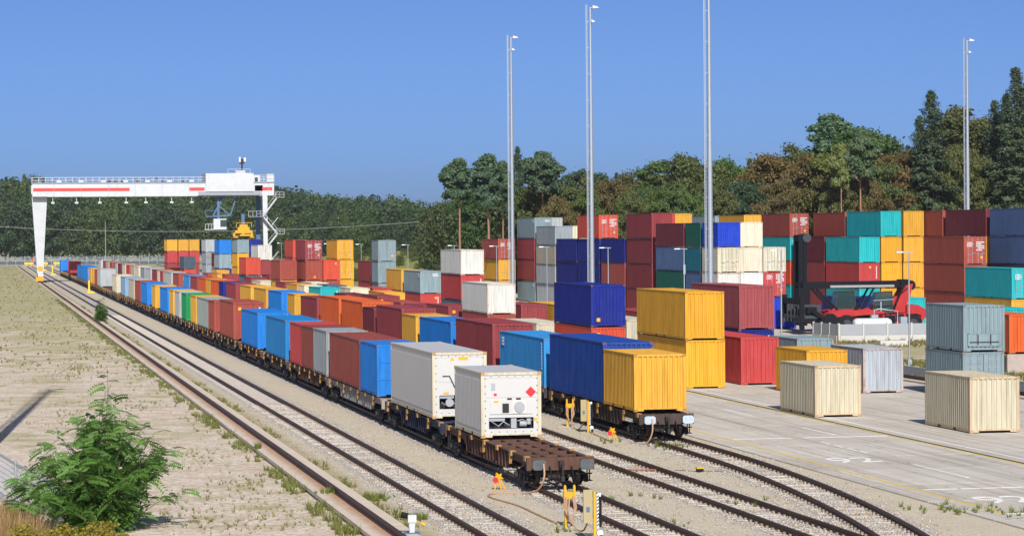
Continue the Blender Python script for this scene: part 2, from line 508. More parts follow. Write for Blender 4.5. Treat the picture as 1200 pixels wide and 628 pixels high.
# far crane rail, road and verge
beam2 = struct('far_crane_rail_foundation', MB().box(56.5,57.75,60,905,0,.16).mesh('far_crane_rail_foundation', BEAM))
struct('crane_rail', rail_mesh([(57.1,60),(57.1,900)], .165, 1.25), parent=beam2)
sheet('road', 58.9, 62.7, 40, 900, .012, ASPH)
kb = struct('kerb', MB().box(62.7,62.85,40,900,0,.11).mesh('kerb', CONC))
struct('road_edge_line', MB().box(59.05,59.15,60,700,.0,.017).mesh('road_edge_line', WLINE))
BANKM, nt, b = new_mat('grassy_bank')
P, X, Y = pos_xyz(nt)
bc = mix(nt, (.11,.14,.035), (.26,.27,.07), noise(nt, P, .5, 6, .7))
bc = mix(nt, bc, (.42,.26,.14), ramp(nt, noise(nt,P,.12,4), [(.55,0.0),(.66,1.0)]))
nt.links.new(bc, b.inputs['Base Color']); b.inputs['Roughness'].default_value = .95
bump(nt, b, noise(nt, P, 1.2, 6, .7), .8, .5)
gx, gy = np.meshgrid(np.linspace(60,135,38), np.linspace(478,566,30))
ss = lambda t: np.clip(t,0,1)**2*(3-2*np.clip(t,0,1))
gz = 5.3*ss((gy-486)/40)*ss((gx-62)/10)*ss((134-gx)/12)*(1+.10*np.sin(gx*.31)+.06*np.sin(gx*.9+gy*.2))-.05
gi = np.arange(38*30).reshape(30,38)
struct('grass_bank', np_mesh('grass_bank', np.stack([gx,gy,gz],-1).reshape(-1,3), np.stack([gi[:-1,:-1],gi[:-1,1:],gi[1:,1:],gi[1:,:-1]],-1).reshape(-1,4), BANKM))
sheet('storage_yard', 66.3, 118.0, 226, 420, .03, CONC)

# loose ballast stones near the camera
def stones(name, label, n, seed, cols):
    rg = np.random.default_rng(seed)
    t = rg.integers(0,4,n); y = 74+78*rg.random(n)**1.4
    cx = np.where(t==3, 30-np.maximum(0,112-y)**2/423, np.array([15.8,20.53,25.27,30.0])[t])
    x = cx+rg.normal(size=n)*.95
    ok = np.abs(np.abs(x-cx)-.7535) > .10
    x, y = x[ok], y[ok]; n = len(x)
    base = np.array([[1,0,0],[-.9,.1,.1],[0,1,.05],[.1,-1,0],[0,0,.8],[0,.1,-.5]])
    F = np.array([[0,2,4],[2,1,4],[1,3,4],[3,0,4],[2,0,5],[1,2,5],[3,1,5],[0,3,5]])
    s = (.022+.034*rg.random((n,1,1)))*np.array([1.2,1,.8]); a = rg.random(n)*6.283
    V = base[None]*(1+.35*rg.normal(size=(n,6,1)))*s
    c_, s_ = np.cos(a)[:,None], np.sin(a)[:,None]
    V = np.stack([V[...,0]*c_-V[...,1]*s_+x[:,None], V[...,0]*s_+V[...,1]*c_+y[:,None], V[...,2]+.03], -1)
    Fq = (F[None]+6*np.arange(n)[:,None,None]).reshape(-1,3)
    return struct(name, np_mesh(name, V.reshape(-1,3), Fq, cols), label, 'stuff')
stones('ballast_stones','loose grey ballast stones on the near track beds', 26000, 3, flat('pale_stone',(.44,.42,.385),.9,0,.4,9.0))
stones('ballast_stones','loose brownish ballast stones on the near track beds', 14000, 4, flat('brown_stone',(.36,.27,.19),.9,0,.4,9.0))
# ------------------------------------------------------------------ containers
W = 2.438
PAL = {k: tuple((c*.97+.03*sum(lin(v))/3)*.69 for c in lin(v)) for k, v in {
 'tan':'#e5ddc0','yellow':'#f0b53a','yellow2':'#f8b726','navy':'#0c2790','navy2':'#144aa6','royal':'#0d46d8','blue':'#008aee','sky':'#2d9be6','tealblue':'#0f86cf','lightblue':'#8fb6d8',
 'brown':'#a04d42','redbrown':'#b65546','red':'#d04a4a','maroon':'#a34348','maroon2':'#b25558','darkmaroon':'#7d2f3c','darkred':'#983a40','orangered':'#e2573c','orange':'#ee6a28',
 'grey':'#a3adb3','lightgrey':'#c3cbce','greygreen':'#a7b3ad','rustgrey':'#bcc6d0','greyblue':'#93abb2','slate':'#5e7486','slateblue':'#5b78a8','slatecream':'#4e6070',
 'cream':'#efe6c8','creamdull':'#ddd6bf','creamlight':'#f2ead2','beige':'#c9c0aa','white':'#f0f0ee','whiterust':'#e9ebe4','reefer':'#f6f5ee',
 'green':'#06a25c','greendark':'#0f6a58','teal':'#0fc3cb','tealdark':'#0b7f93'}.items()}
CNAME = {'tan':'cream-tan','yellow':'yellow','yellow2':'golden yellow','navy':'navy blue','navy2':'deep blue','royal':'bright blue','blue':'bright blue','sky':'light blue','tealblue':'steel blue','lightblue':'pale blue',
 'brown':'brown','redbrown':'rust red','red':'red','maroon':'maroon','maroon2':'dusty red','darkmaroon':'dark maroon','darkred':'dark red','orangered':'orange-red','orange':'orange',
 'grey':'grey','lightgrey':'light grey','greygreen':'grey-green','rustgrey':'rust-streaked grey','greyblue':'grey-blue','slate':'slate grey','slateblue':'slate blue','slatecream':'dark slate',
 'cream':'cream','creamdull':'dull cream','creamlight':'pale cream','beige':'beige','white':'white','whiterust':'rust-stained white','reefer':'white refrigerated','green':'green','greendark':'dark green','teal':'turquoise','tealdark':'dark turquoise'}
RUSTY = {'tan':.55,'whiterust':.75,'rustgrey':.9,'greyblue':.4,'lightgrey':.45,'grey':.45,'creamdull':.4,'beige':.5,'cream':.35,'creamlight':.5,'greygreen':.5}

def corrug(mb, u0, u1, period, depth, fn, z0, z1):
    """trapezoid corrugation along u; fn(u, d, z) -> point, d = 0 is the outer skin"""
    n = max(1, round((u1-u0)/period)); p = (u1-u0)/n
    us = []
    for i in range(n):
        s = u0+i*p
        us += [(s,0),(s+p*.36,0),(s+p*.48,depth),(s+p*.88,depth)]
    us.append((u1,0))
    vs = [fn(u,d,z0) for u,d in us]+[fn(u,d,z1) for u,d in us]
    k = len(us)
    mb.add(vs, [(i,i+1,k+i+1,k+i) for i in range(k-1)])
    # close top and bottom between the skin and the rail behind it
    return mb

MESHES = {}
def cmesh(L, H):
    key = (L,H)
    if key in MESHES: return MESHES[key]
    w, l = W/2, L/2
    out = {}
    # frame: posts, rails, castings
    mb = MB()
    for sx in (-1,1):
        for sy in (-1,1):
            x, y = sx*(w-.075), sy*(l-.075)
            mb.box(x-.065,x+.065,y-.065,y+.065,.1,H-.1)
        x = sx*(w-.05)
        mb.box(x-.045,x+.045,-l+.15,l-.15,.04,.17)
        mb.box(x-.04,x+.04,-l+.15,l-.15,H-.09,H-.012)
    for sy in (-1,1):
        y = sy*(l-.06)
        mb.box(-w+.15,w-.15,y-.05,y+.05,H-.11,H-.014)
        mb.box(-w+.15,-w+.45,y-.05,y+.05,.03,.17); mb.box(w-.45,w-.15,y-.05,y+.05,.03,.17)
        mb.box(-w+.45,w-.45,y-.05,y+.05,.105,.17)
    out['frame'] = mb.mesh('frame', PAINT)
    mb = MB()
    for sx in (-1,1):
        for sy in (-1,1):
            for z0,z1 in ((0,.118),(H-.118,H+.004)):
                cx, cy = sx*(w-.08), sy*(l-.088)
                mb.box(cx-.084,cx+.084,cy-.092,cy+.092,z0,z1)
    out['cast'] = mb.mesh('corner_casting', PAINT)
    # dark underside
    mb = MB(); mb.box(-w+.1,w-.1,-l+.13,l-.13,.06,.155)
    for fy in ((-1.0,1.0) if L > 7 else (-1.05,1.05)):
        for sx in (-1,1):
            mb.box(sx*(w-.06)-.06,sx*(w-.06)+.06,fy-.17,fy+.17,.045,.15)
    out['floor'] = mb.mesh('floor', DARK)
    mb = MB(); corrug(mb, -l+.14, l-.14, .278, .032, lambda u,d,z: (-w+.012+d,u,z), .165, H-.085)
    out['side'] = mb.mesh('side_panel', PAINT, fix=False)
    mb = MB(); corrug(mb, -w+.14, w-.14, .245, .05, lambda u,d,z: (u,-l+.02+d,z), .165, H-.105)
    out['end'] = mb.mesh('end_panel', PAINT, fix=False)
    # roof: transverse shallow corrugation
    mb = MB(); n = round((L-.3)/.42); p = (L-.3)/n; us = []
    for i in range(n):
        s = -l+.15+i*p
        us += [(s,.0),(s+p*.2,.0),(s+p*.4,-.018),(s+p*.8,-.018)]
    us.append((l-.15,0))
    k = len(us)
    mb.add([(-w+.09,u,H-.012+d) for u,d in us]+[(w-.09,u,H-.012+d) for u,d in us], [(i+1,i,k+i,k+i+1) for i in range(k-1)])
    mb.add([(-w+.09,-l+.11,H-.016),(w-.09,-l+.11,H-.016),(w-.09,-l+.15,H-.012),(-w+.09,-l+.15,H-.012)],[(0,1,2,3)])
    out['roof'] = mb.mesh('roof_panel', PAINT)
    # doors: two leaves with horizontal pressings
    for nm, x0, x1 in (('door0',-w+.145,-.012),('door1',.012,w-.145)):
        mb = MB(); y = -l+.03
        mb.box(x0,x1,y,y+.04,.16,H-.11)
        nz = 5; zz = (H-.11-.16-.1)/nz
        for i in range(nz):
            z = .21+i*zz
            mb.hexa([(x0+.05,y-.004,z+.04),(x1-.05,y-.004,z+.04),(x1-.05,y-.001,z+.04),(x0+.05,y-.001,z+.04)],
                    [(x0+.05,y-.004,z+zz-.06),(x1-.05,y-.004,z+zz-.06),(x1-.05,y-.001,z+zz-.06),(x0+.05,y-.001,z+zz-.06)])
            mb.box(x0+.02,x1-.02,y-.022,y-.001,z+zz-.05,z+zz+.0)
        for xx in (x0+.01,x1-.05): mb.box(xx,xx+.04,y-.02,y-.0005,.17,H-.12)
        out[nm] = mb.mesh('door', PAINT)
        mb = MB()
        for f in (.3,.72):
            xr = x0+(x1-x0)*f
            mb.cyl((xr,y-.05,.09),(xr,y-.05,H-.05),.021,n=6)
            for zc in (.5,1.1,1.75,2.2): mb.box(xr-.05,xr+.05,y-.06,y-.015,zc-.03,zc+.03)
            mb.box(xr-.02,xr+.3,y-.075,y-.055,1.02+.12*(f>.5),1.06+.12*(f>.5))
        out[nm+'r'] = mb.mesh('lock_rod', STEEL)
    # bulk / hinged flap end: flat panel with horizontal seams
    mb = MB(); y = -l+.03
    mb.box(-w+.145,w-.145,y,y+.04,.165,H-.105)
    for zc in (.33,.66): mb.box(-w+.16,w-.16,y-.025,y-.001,H*zc-.03,H*zc+.03)
    for xx in (-w+.15,w-.19): mb.box(xx,xx+.04,y-.02,y-.0005,.17,H-.12)
    out['bulk'] = mb.mesh('end_panel', PAINT)
    mb = MB(); mb.cyl((.38*W,y-.05,.12),(.38*W,y-.05,H-.06),.028,n=6); mb.box(.36*W-.03,.40*W+.03,y-.07,y-.02,.5,.62); mb.box(.36*W-.03,.40*W+.03,y-.07,y-.02,1.7,1.8)
    out['bulkrod'] = mb.mesh('lock_rod', STEEL)
    MESHES[key] = out
    return out
def whole(L, H):
    """one-piece version for boxes far down the yard"""
    key = ('w',L,H)
    if key not in MESHES:
        p = cmesh(L,H); mb = MB()
        for n_, rz in (('frame',0),('cast',0),('side',0),('side',math.pi),('end',0),('end',math.pi),('roof',0),('floor',0)):
            m = p[n_]; s = -1 if rz else 1
            mb.add([(v.co.x*s,v.co.y*s,v.co.z) for v in m.vertices],[tuple(f.vertices) for f in m.polygons])
        MESHES[key] = mb.mesh('shipping_container', PAINT, fix=False)
    return MESHES[key]

# small markings shared by many boxes
def mk_code(kind):
    mb = MB(); rnd = random.Random(kind)
    for r in range(2+kind%2):
        x = -.3
        while x < .3:
            wd = rnd.uniform(.04,.075)
            mb.box(x,x+wd,-.006,.006,-r*.17,-r*.17+.11); x += wd+.03
    return mb.mesh('code_marking', WHITE)
CODE = [mk_code(i) for i in range(4)]
BIGT = MB()
for r,(a,b_) in enumerate(((-.42,.42),(-.42,.1),(-.42,.36),(-.3,.42),(-.42,.2))):
    x = a
    while x < b_: BIGT.box(x,x+.075,-.006,.006,-r*.2,-r*.2+.12); x += .11
BIGT = BIGT.mesh('lettering_block', WHITE)
STICK = MB().box(-.12,.12,-.007,.007,-.12,.12).mesh('warning_sticker', ORANGE)
VCODE = MB()
for k in range(9): VCODE.box(-.05,.05,-.006,.006,-k*.16,-k*.16+.11)
VCODE = VCODE.mesh('code_marking', WHITE)

def container(x, y, z, ft, hc, colr, end, label, group, detail=True, rot=0.0):
    """x,y = near left bottom corner"""
    L = 6.058 if ft == 20 else 12.192
    H = 2.896 if hc else 2.591
    col = PAL[colr]
    v = random.uniform(.9,1.08); col = tuple(min(.9,c*v) for c in col)
    rust = RUSTY.get(colr,.26)*random.uniform(.5,1.35)
    loc = (x+W/2, y+L/2, z)
    if not detail:
        return single('shipping_container', whole(L,H), label, 'container', loc, rot, group, col, rust)
    p = cmesh(L,H)
    t = thing('shipping_container', label, 'container', loc, rot, group)
    fcol = col
    if colr in ('tan','whiterust','rustgrey'): fcol = tuple(a*.72+b_*.28 for a,b_ in zip(col,(.50,.19,.03)))
    fr_ = part('frame', p['frame'], t, fcol, rust=min(1.1,rust+.35 if rust > .3 else rust+.1))
    ccol = tuple(a*.45+b_*.55 for a,b_ in zip(col,(.20,.085,.035)))
    part('corner_casting', p['cast'], fr_, ccol, rust=.6)['kind'] = 'stuff'
    part('side_panel', p['side'], t, col, rust=rust)
    part('side_panel', p['side'], t, col, rotz=math.pi, rust=rust)
    part('roof_panel', p['roof'], t, col, rust=rust)
    part('floor', p['floor'], t)
    part('end_panel', p['end'], t, col, rotz=math.pi, rust=rust)
    dl = L/2
    if colr in ('sky','greyblue') and ft == 40:
        sm_ = part('code_marking', CODE[3], t, loc=(-W/2-.001,L/2-1.0 if colr == 'sky' else -L/2+1.0,H-.42), rotz=-math.pi/2)
        if colr == 'sky': part('code_marking', VCODE, t, loc=(-W/2-.001,-L/2+.55,H-.35), rotz=-math.pi/2)
    if end == 'door':
        for k in (0,1):
            d = part('door', p['door%d'%k], t, col, rust=rust)
            part('lock_rod', p['door%dr'%k], d)
        if colr not in ('yellow2','greyblue','lightgrey','cream','creamlight'):
            part('lettering_block', BIGT, t, loc=(.58,-dl-.005,2.25)); part('code_marking', CODE[1], t, loc=(-.55,-dl-.005,2.2))
        part('warning_sticker', STICK, t, loc=(.72,-dl-.005,.75))
    elif end == 'hatch':
        d = part('end_panel', p['end'], t, col, rust=rust)
        mb = MB()
        for z0,z1 in ((.30,.34),(.98,1.02)): mb.box(-.95,.95,-dl-.02,-dl+.02,z0,z1)
        for x0 in (-.95,.91): mb.box(x0,x0+.04,-dl-.02,-dl+.02,.30,1.02)
        mb.box(-.93,.93,-dl+.0,-dl+.012,.34,.98)
        h_ = part('hatch', mb.mesh('hatch', PAINT), t, col, rust=rust)
        part('hatch_bar', MB().box(-.85,.85,-dl-.045,-dl-.02,.52,.56).box(-.4,-.34,-dl-.04,-dl-.02,.4,.95).box(.34,.40,-dl-.04,-dl-.02,.4,.95).mesh('hatch_bar', DARK), h_)
    elif end == 'bulk':
        d = part('end_panel', p['bulk'], t, col, rust=rust*.5); part('lock_rod', p['bulkrod'], d)
        part('data_plate', MB().box(-.14,.14,-.008,.008,-.17,.17).mesh('data_plate', STEEL), t, loc=(.25,-dl-.005,.75))
    else:
        part('end_panel', p['end'], t, col, rust=rust)
        if colr in ('maroon','redbrown','red','darkred','orangered','navy','teal','darkmaroon') and random.random() < .75:
            part('warning_sticker', STICK, t, loc=(random.choice((-.7,.1,.6)),-dl+.012,random.choice((.5,H-.5))))
            if random.random() < .6: part('code_marking', VCODE, t, loc=(.85,-dl+.012,H-.5))
        elif colr in ('grey','lightgrey','greyblue','beige','slate','cream','green','sky') and random.random() < .4: part('code_marking', CODE[2], t, loc=(.55,-dl+.012,H-.45))
    return t
TRAIN_A=[
 (104.83, 20, 'reefer', 0, 'reefer'),
 (116.54, 40, 'reefer', 1, 'reefer'),
 (133.35, 20, 'blue', 0, 'bulk'),
 (139.75, 40, 'brown', 0, 'wall'),
 (153.49, 20, 'grey', 0, 'wall'),
 (159.63, 20, 'brown', 0, 'wall'),
 (165.77, 20, 'red', 0, 'wall'),
 (174.46, 40, 'tealblue', 0, 'bulk'),
 (192.32, 40, 'blue', 0, 'bulk'),
 (210.99, 40, 'redbrown', 1, 'wall'),
 (228.56, 20, 'redbrown', 0, 'wall'),
 (234.84, 40, 'greygreen', 0, 'wall'),
 (248.57, 20, 'yellow', 0, 'wall'),
 (260.08, 20, 'green', 0, 'wall'),
 (269.6, 20, 'lightgrey', 0, 'wall'),
 (277.96, 20, 'yellow', 0, 'wall'),
 (286.57, 40, 'blue', 0, 'wall'),
 (307.0, 20, 'yellow', 0, 'wall'),
 (322.13, 40, 'blue', 0, 'wall'),
 (335.33, 40, 'redbrown', 0, 'wall'),
 (350.24, 40, 'beige', 0, 'wall'),
 (371.1, 40, 'lightblue', 0, 'wall'),
 (394.83, 40, 'cream', 0, 'wall'),
 (447.41, 40, 'lightgrey', 1, 'wall'),
 (459.68, 40, 'redbrown', 0, 'wall'),
 (475.63, 20, 'yellow', 0, 'wall'),
 (484.84, 40, 'yellow', 0, 'wall'),
 (502.33, 40, 'blue', 0, 'wall'),
 (515.98, 40, 'blue', 0, 'wall'),
 (529.93, 40, 'tealblue', 0, 'wall'),
 (543.24, 40, 'blue', 0, 'wall'),
 (600.96, 40, 'red', 1, 'wall'),
 (666.6, 40, 'blue', 0, 'wall'),
]
TRAIN_B=[
 (118.26, 20, 'yellow', 0, 'wall'),
 (124.4, 40, 'navy2', 1, 'wall'),
 (138.08, 40, 'sky', 0, 'bulk'),
 (152.48, 40, 'maroon', 1, 'wall'),
 (166.53, 40, 'blue', 0, 'wall'),
 (180.38, 20, 'yellow', 0, 'wall'),
 (186.52, 40, 'maroon', 1, 'wall'),
 (200.07, 20, 'darkmaroon', 0, 'wall'),
 (206.38, 40, 'orange', 1, 'wall'),
 (220.27, 40, 'orange', 1, 'wall'),
 (234.88, 40, 'maroon', 0, 'wall'),
 (252.15, 20, 'yellow', 0, 'wall'),
 (263.26, 40, 'blue', 0, 'wall'),
 (277.9, 40, 'yellow', 0, 'wall'),
 (293.75, 40, 'yellow', 0, 'wall'),
 (311.36, 40, 'maroon', 0, 'wall'),
 (327.4, 20, 'navy', 0, 'wall'),
 (333.54, 40, 'orange', 0, 'wall'),
 (346.18, 20, 'yellow', 0, 'wall'),
 (353.51, 40, 'orange', 0, 'wall'),
 (367.51, 40, 'maroon', 0, 'wall'),
 (381.05, 40, 'sky', 0, 'wall'),
 (402.17, 40, 'redbrown', 0, 'wall'),
 (417.84, 40, 'lightgrey', 0, 'wall'),
 (430.11, 20, 'beige', 0, 'wall'),
 (438.47, 20, 'maroon', 0, 'wall'),
 (445.23, 20, 'cream', 0, 'wall'),
 (453.08, 40, 'maroon', 0, 'wall'),
 (469.16, 40, 'lightgrey', 0, 'wall'),
 (487.17, 40, 'grey', 0, 'wall'),
 (504.96, 40, 'cream', 0, 'wall'),
 (519.67, 40, 'beige', 0, 'wall'),
 (536.49, 40, 'red', 0, 'wall'),
 (551.46, 40, 'cream', 0, 'wall'),
 (570.06, 40, 'darkmaroon', 0, 'wall'),
 (584.39, 40, 'lightgrey', 0, 'wall'),
 (607.28, 40, 'redbrown', 0, 'wall'),
 (623.54, 40, 'beige', 0, 'wall'),
 (640.7, 40, 'maroon', 0, 'wall'),
 (663.51, 40, 'lightgrey', 0, 'wall'),
]
STACKS=[
 ('row beside the lane', 41.13, 130.57, 20, 0, ['tan']),
 ('row beside the lane', 41.43, 157.01, 40, 1, ['yellow2', 'yellow2']),
 ('row beside the lane', 41.1, 181.17, 40, 1, ['orangered', 'navy']),
 ('row beside the lane', 41.3, 200.8, 40, 0, ['creamdull']),
 ('row beside the lane', 41.9, 224.13, 40, 0, ['redbrown', 'whiterust']),
 ('row beside the lane', 41.3, 240.04, 40, 1, ['maroon']),
 ('row beside the lane', 41.3, 253.8, 40, 0, ['maroon']),
 ('row beside the lane', 41.3, 268.07, 40, 0, ['redbrown']),
 ('row beside the lane', 41.3, 284.37, 40, 1, ['maroon']),
 ('row beside the lane', 41.3, 307.81, 40, 0, ['darkmaroon']),
 ('row beside the lane', 41.3, 333.29, 40, 1, ['teal']),
 ('row beside the lane', 41.3, 350.62, 20, 1, ['cream']),
 ('row beside the lane', 41.3, 358.77, 40, 1, ['yellow']),
 ('row beside the lane', 41.3, 373.04, 40, 1, ['maroon']),
 ('row beside the lane', 42.75, 392.12, 40, 1, ['yellow', 'redbrown']),
 ('row beside the lane', 41.3, 406.67, 40, 0, ['cream']),
 ('row beside the lane', 41.3, 420.94, 40, 1, ['maroon']),
 ('row beside the lane', 43.4, 450.08, 40, 1, ['slate', 'orangered']),
 ('row beside the lane', 41.3, 465.78, 20, 1, ['maroon']),
 ('row beside the lane', 41.3, 481.06, 40, 0, ['yellow']),
 ('row beside the lane', 41.3, 501.45, 40, 0, ['redbrown']),
 ('row beside the lane', 41.8, 567.59, 40, 0, ['orangered', 'slatecream']),
 ('row beside the lane', 41.5, 603.32, 40, 0, ['orange']),
 ('second row from the lane', 44.63, 118.11, 20, 0, ['tan']),
 ('second row from the lane', 46.1, 147.89, 20, 0, ['yellow2']),
 ('second row from the lane', 45.6, 159.7, 40, 1, ['red']),
 ('second row from the lane', 44.4, 243.0, 40, 0, ['yellow']),
 ('second row from the lane', 44.6, 302.07, 40, 1, ['yellow']),
 ('second row from the lane', 44.4, 328.61, 40, 1, ['cream']),
 ('second row from the lane', 44.4, 350.01, 40, 1, ['slate']),
 ('second row from the lane', 44.6, 370.35, 40, 1, ['cream']),
 ('second row from the lane', 46.0, 388.42, 40, 1, ['redbrown', 'redbrown', 'maroon:door']),
 ('second row from the lane', 45.3, 408.94, 40, 0, ['maroon', 'teal']),
 ('second row from the lane', 45.9, 436.85, 40, 1, ['maroon']),
 ('second row from the lane', 47.4, 469.67, 40, 0, ['grey', 'maroon', 'whiterust']),
 ('second row from the lane', 44.6, 521.18, 40, 1, ['yellow']),
 ('second row from the lane', 45.9, 678.89, 40, 1, ['maroon', 'red', 'yellow']),
 ('third row from the lane', 49.9, 149.18, 20, 0, ['rustgrey']),
 ('third row from the lane', 49.2, 172.76, 40, 1, ['navy', 'maroon2']),
 ('third row from the lane', 50.6, 164.33, 20, 0, ['greyblue']),
 ('third row from the lane', 47.3, 196.57, 40, 1, ['creamdull']),
 ('third row from the lane', 48.4, 242.21, 40, 1, ['maroon']),
 ('third row from the lane', 51.4, 241.62, 40, 1, ['yellow']),
 ('third row from the lane', 53.2, 215.79, 40, 1, ['maroon']),
 ('third row from the lane', 48.1, 271.83, 40, 0, ['slate', 'red', 'whiterust']),
 ('third row from the lane', 49.6, 307.2, 40, 0, ['red', 'greyblue']),
 ('third row from the lane', 49.6, 321.47, 40, 0, ['redbrown', 'yellow']),
 ('third row from the lane', 47.1, 328.07, 40, 1, ['red']),
 ('third row from the lane', 48.8, 389.91, 40, 1, ['redbrown', 'orangered']),
 ('third row from the lane', 51.4, 394.49, 40, 1, ['yellow2', 'yellow2:door', 'yellow2:door']),
 ('third row from the lane', 49.9, 438.61, 40, 1, ['red', 'red', 'orangered']),
 ('third row from the lane', 48.6, 678.36, 40, 1, ['maroon', 'red', 'yellow']),
 ('row by the far crane rail', 53.4, 142.37, 20, 0, ['greyblue:door', 'greyblue:hatch']),
 ('row by the far crane rail', 52.4, 359.65, 20, 1, ['greyblue', 'greyblue', 'greyblue:door']),
 ('row by the far crane rail', 52.6, 368.78, 40, 1, ['maroon', 'maroon']),
 ('row by the far crane rail', 52.8, 566.45, 40, 1, ['yellow2', 'yellow2', 'greyblue']),
 ('row by the far crane rail', 47.3, 546.13, 40, 1, ['navy', 'greyblue', 'blue']),
 ('row by the far crane rail', 51.6, 631.91, 40, 1, ['grey', 'grey', 'lightgrey:door']),
 ('row by the far crane rail', 50.0, 591.46, 20, 1, ['cream', 'red']),
 ('row by the far crane rail', 55.4, 566.14, 40, 1, ['navy', 'navy', 'navy']),
 ('row by the far crane rail', 51.3, 677.83, 40, 1, ['maroon', 'red', 'yellow']),
 ('edge of the tall block', 71, 371.28, 40, 1, ['yellow', 'yellow2:door', 'redbrown:door']),
 ('track-side flank of the tall block', 74.5, 269.29, 20, 0, ['whiterust', 'whiterust', 'cream:door', 'royal']),
 ('track-side flank of the tall block', 74.5, 276.22, 20, 0, ['navy', 'slateblue', 'tealdark', 'greendark']),
 ('track-side flank of the tall block', 74.5, 282.94, 40, 0, ['green', 'greendark', 'slateblue', 'darkmaroon']),
 ('track-side flank of the tall block', 74.5, 297.21, 40, 1, ['darkred', 'darkred', 'darkred', 'darkred']),
 ('track-side flank of the tall block', 74.5, 310.26, 40, 1, ['redbrown', 'redbrown', 'navy']),
 ('track-side flank of the tall block', 74.5, 323.61, 40, 1, ['navy', 'navy', 'navy', 'orangered:door']),
 ('track-side flank of the tall block', 74.5, 336.55, 40, 1, ['navy', 'navy', 'navy']),
 ('track-side flank of the tall block', 74.5, 349.6, 40, 0, ['lightgrey', 'lightgrey', 'beige', 'grey']),
 ('track-side flank of the tall block', 74.5, 363.05, 40, 1, ['greyblue', 'maroon', 'maroon', 'greyblue']),
 ('inner row of the tall block', 77.15, 270.19, 20, 0, ['whiterust', 'white', 'creamlight', 'creamlight']),
 ('inner row of the tall block', 77.15, 305.86, 40, 1, ['maroon', 'maroon', 'maroon', 'red']),
 ('inner row of the tall block', 77.15, 351.72, 40, 0, ['slate', 'grey', 'cream', 'cream']),
 ('inner row of the tall block', 77.15, 368.03, 40, 1, ['grey', 'grey', 'lightgrey', 'lightgrey:door']),
 ('innermost row of the tall block', 79.8, 270.69, 20, 0, ['maroon', 'red:door', 'creamlight:door']),
 ('innermost row of the tall block', 79.8, 308.4, 40, 1, ['yellow', 'yellow', 'yellow', 'yellow']),
 ('row behind the red stacker', 97.2, 291.73, 40, 1, ['teal', 'red', 'teal']),
 ('row behind the red stacker', 97.2, 304.78, 40, 1, ['maroon', 'maroon', 'darkmaroon']),
 ('row behind the red stacker', 97.2, 318.23, 40, 1, ['teal', 'orangered', 'teal', 'redbrown:door']),
 ('row behind the red stacker', 97.2, 338.61, 40, 1, ['yellow', 'yellow', 'yellow', 'yellow']),
 ('row behind the red stacker', 97.2, 352.57, 40, 1, ['greyblue', 'greyblue', 'greyblue', 'greyblue']),
 ('inner row behind the red stacker', 99.8, 291.83, 40, 1, ['yellow2', 'yellow2', 'yellow2', 'teal']),
 ('inner row behind the red stacker', 102.6, 292.2, 40, 1, ['yellow', 'yellow', 'yellow', 'yellow']),
 ('inner row behind the red stacker', 99.8, 304.67, 40, 1, ['maroon', 'maroon', 'maroon', 'redbrown']),
 ('row behind the panel fence', 99.9, 265.72, 40, 1, ['redbrown', 'redbrown', 'redbrown:door']),
 ('row behind the panel fence', 94.2, 238.31, 40, 1, ['yellow', 'teal:door']),
 ('row behind the panel fence', 75.2, 252.23, 20, 1, ['royal']),
 ('block below the tall spruces', 105.3, 286.78, 40, 1, ['redbrown', 'redbrown', 'redbrown', 'redbrown']),
 ('block below the tall spruces', 105.3, 273.53, 40, 1, ['maroon', 'maroon', 'yellow', 'darkmaroon']),
 ('block below the tall spruces', 105.3, 260.18, 40, 1, ['slate', 'slate', 'slateblue', 'slateblue']),
 ('block below the tall spruces', 83.6, 250.58, 40, 1, ['navy']),
 ('block below the tall spruces', 87.5, 249.82, 40, 1, ['teal']),
]
RWHITE = flat('reefer_white', (.50,.50,.485), .4, 0, .04, 2.0)
RCREAM = flat('reefer_cream_frame', (.62,.57,.43), .5, 0, .12, 4.0)
GREYM = flat('mid_grey_plastic', (.33,.345,.36), .5, 0, .1)
REEF = {}
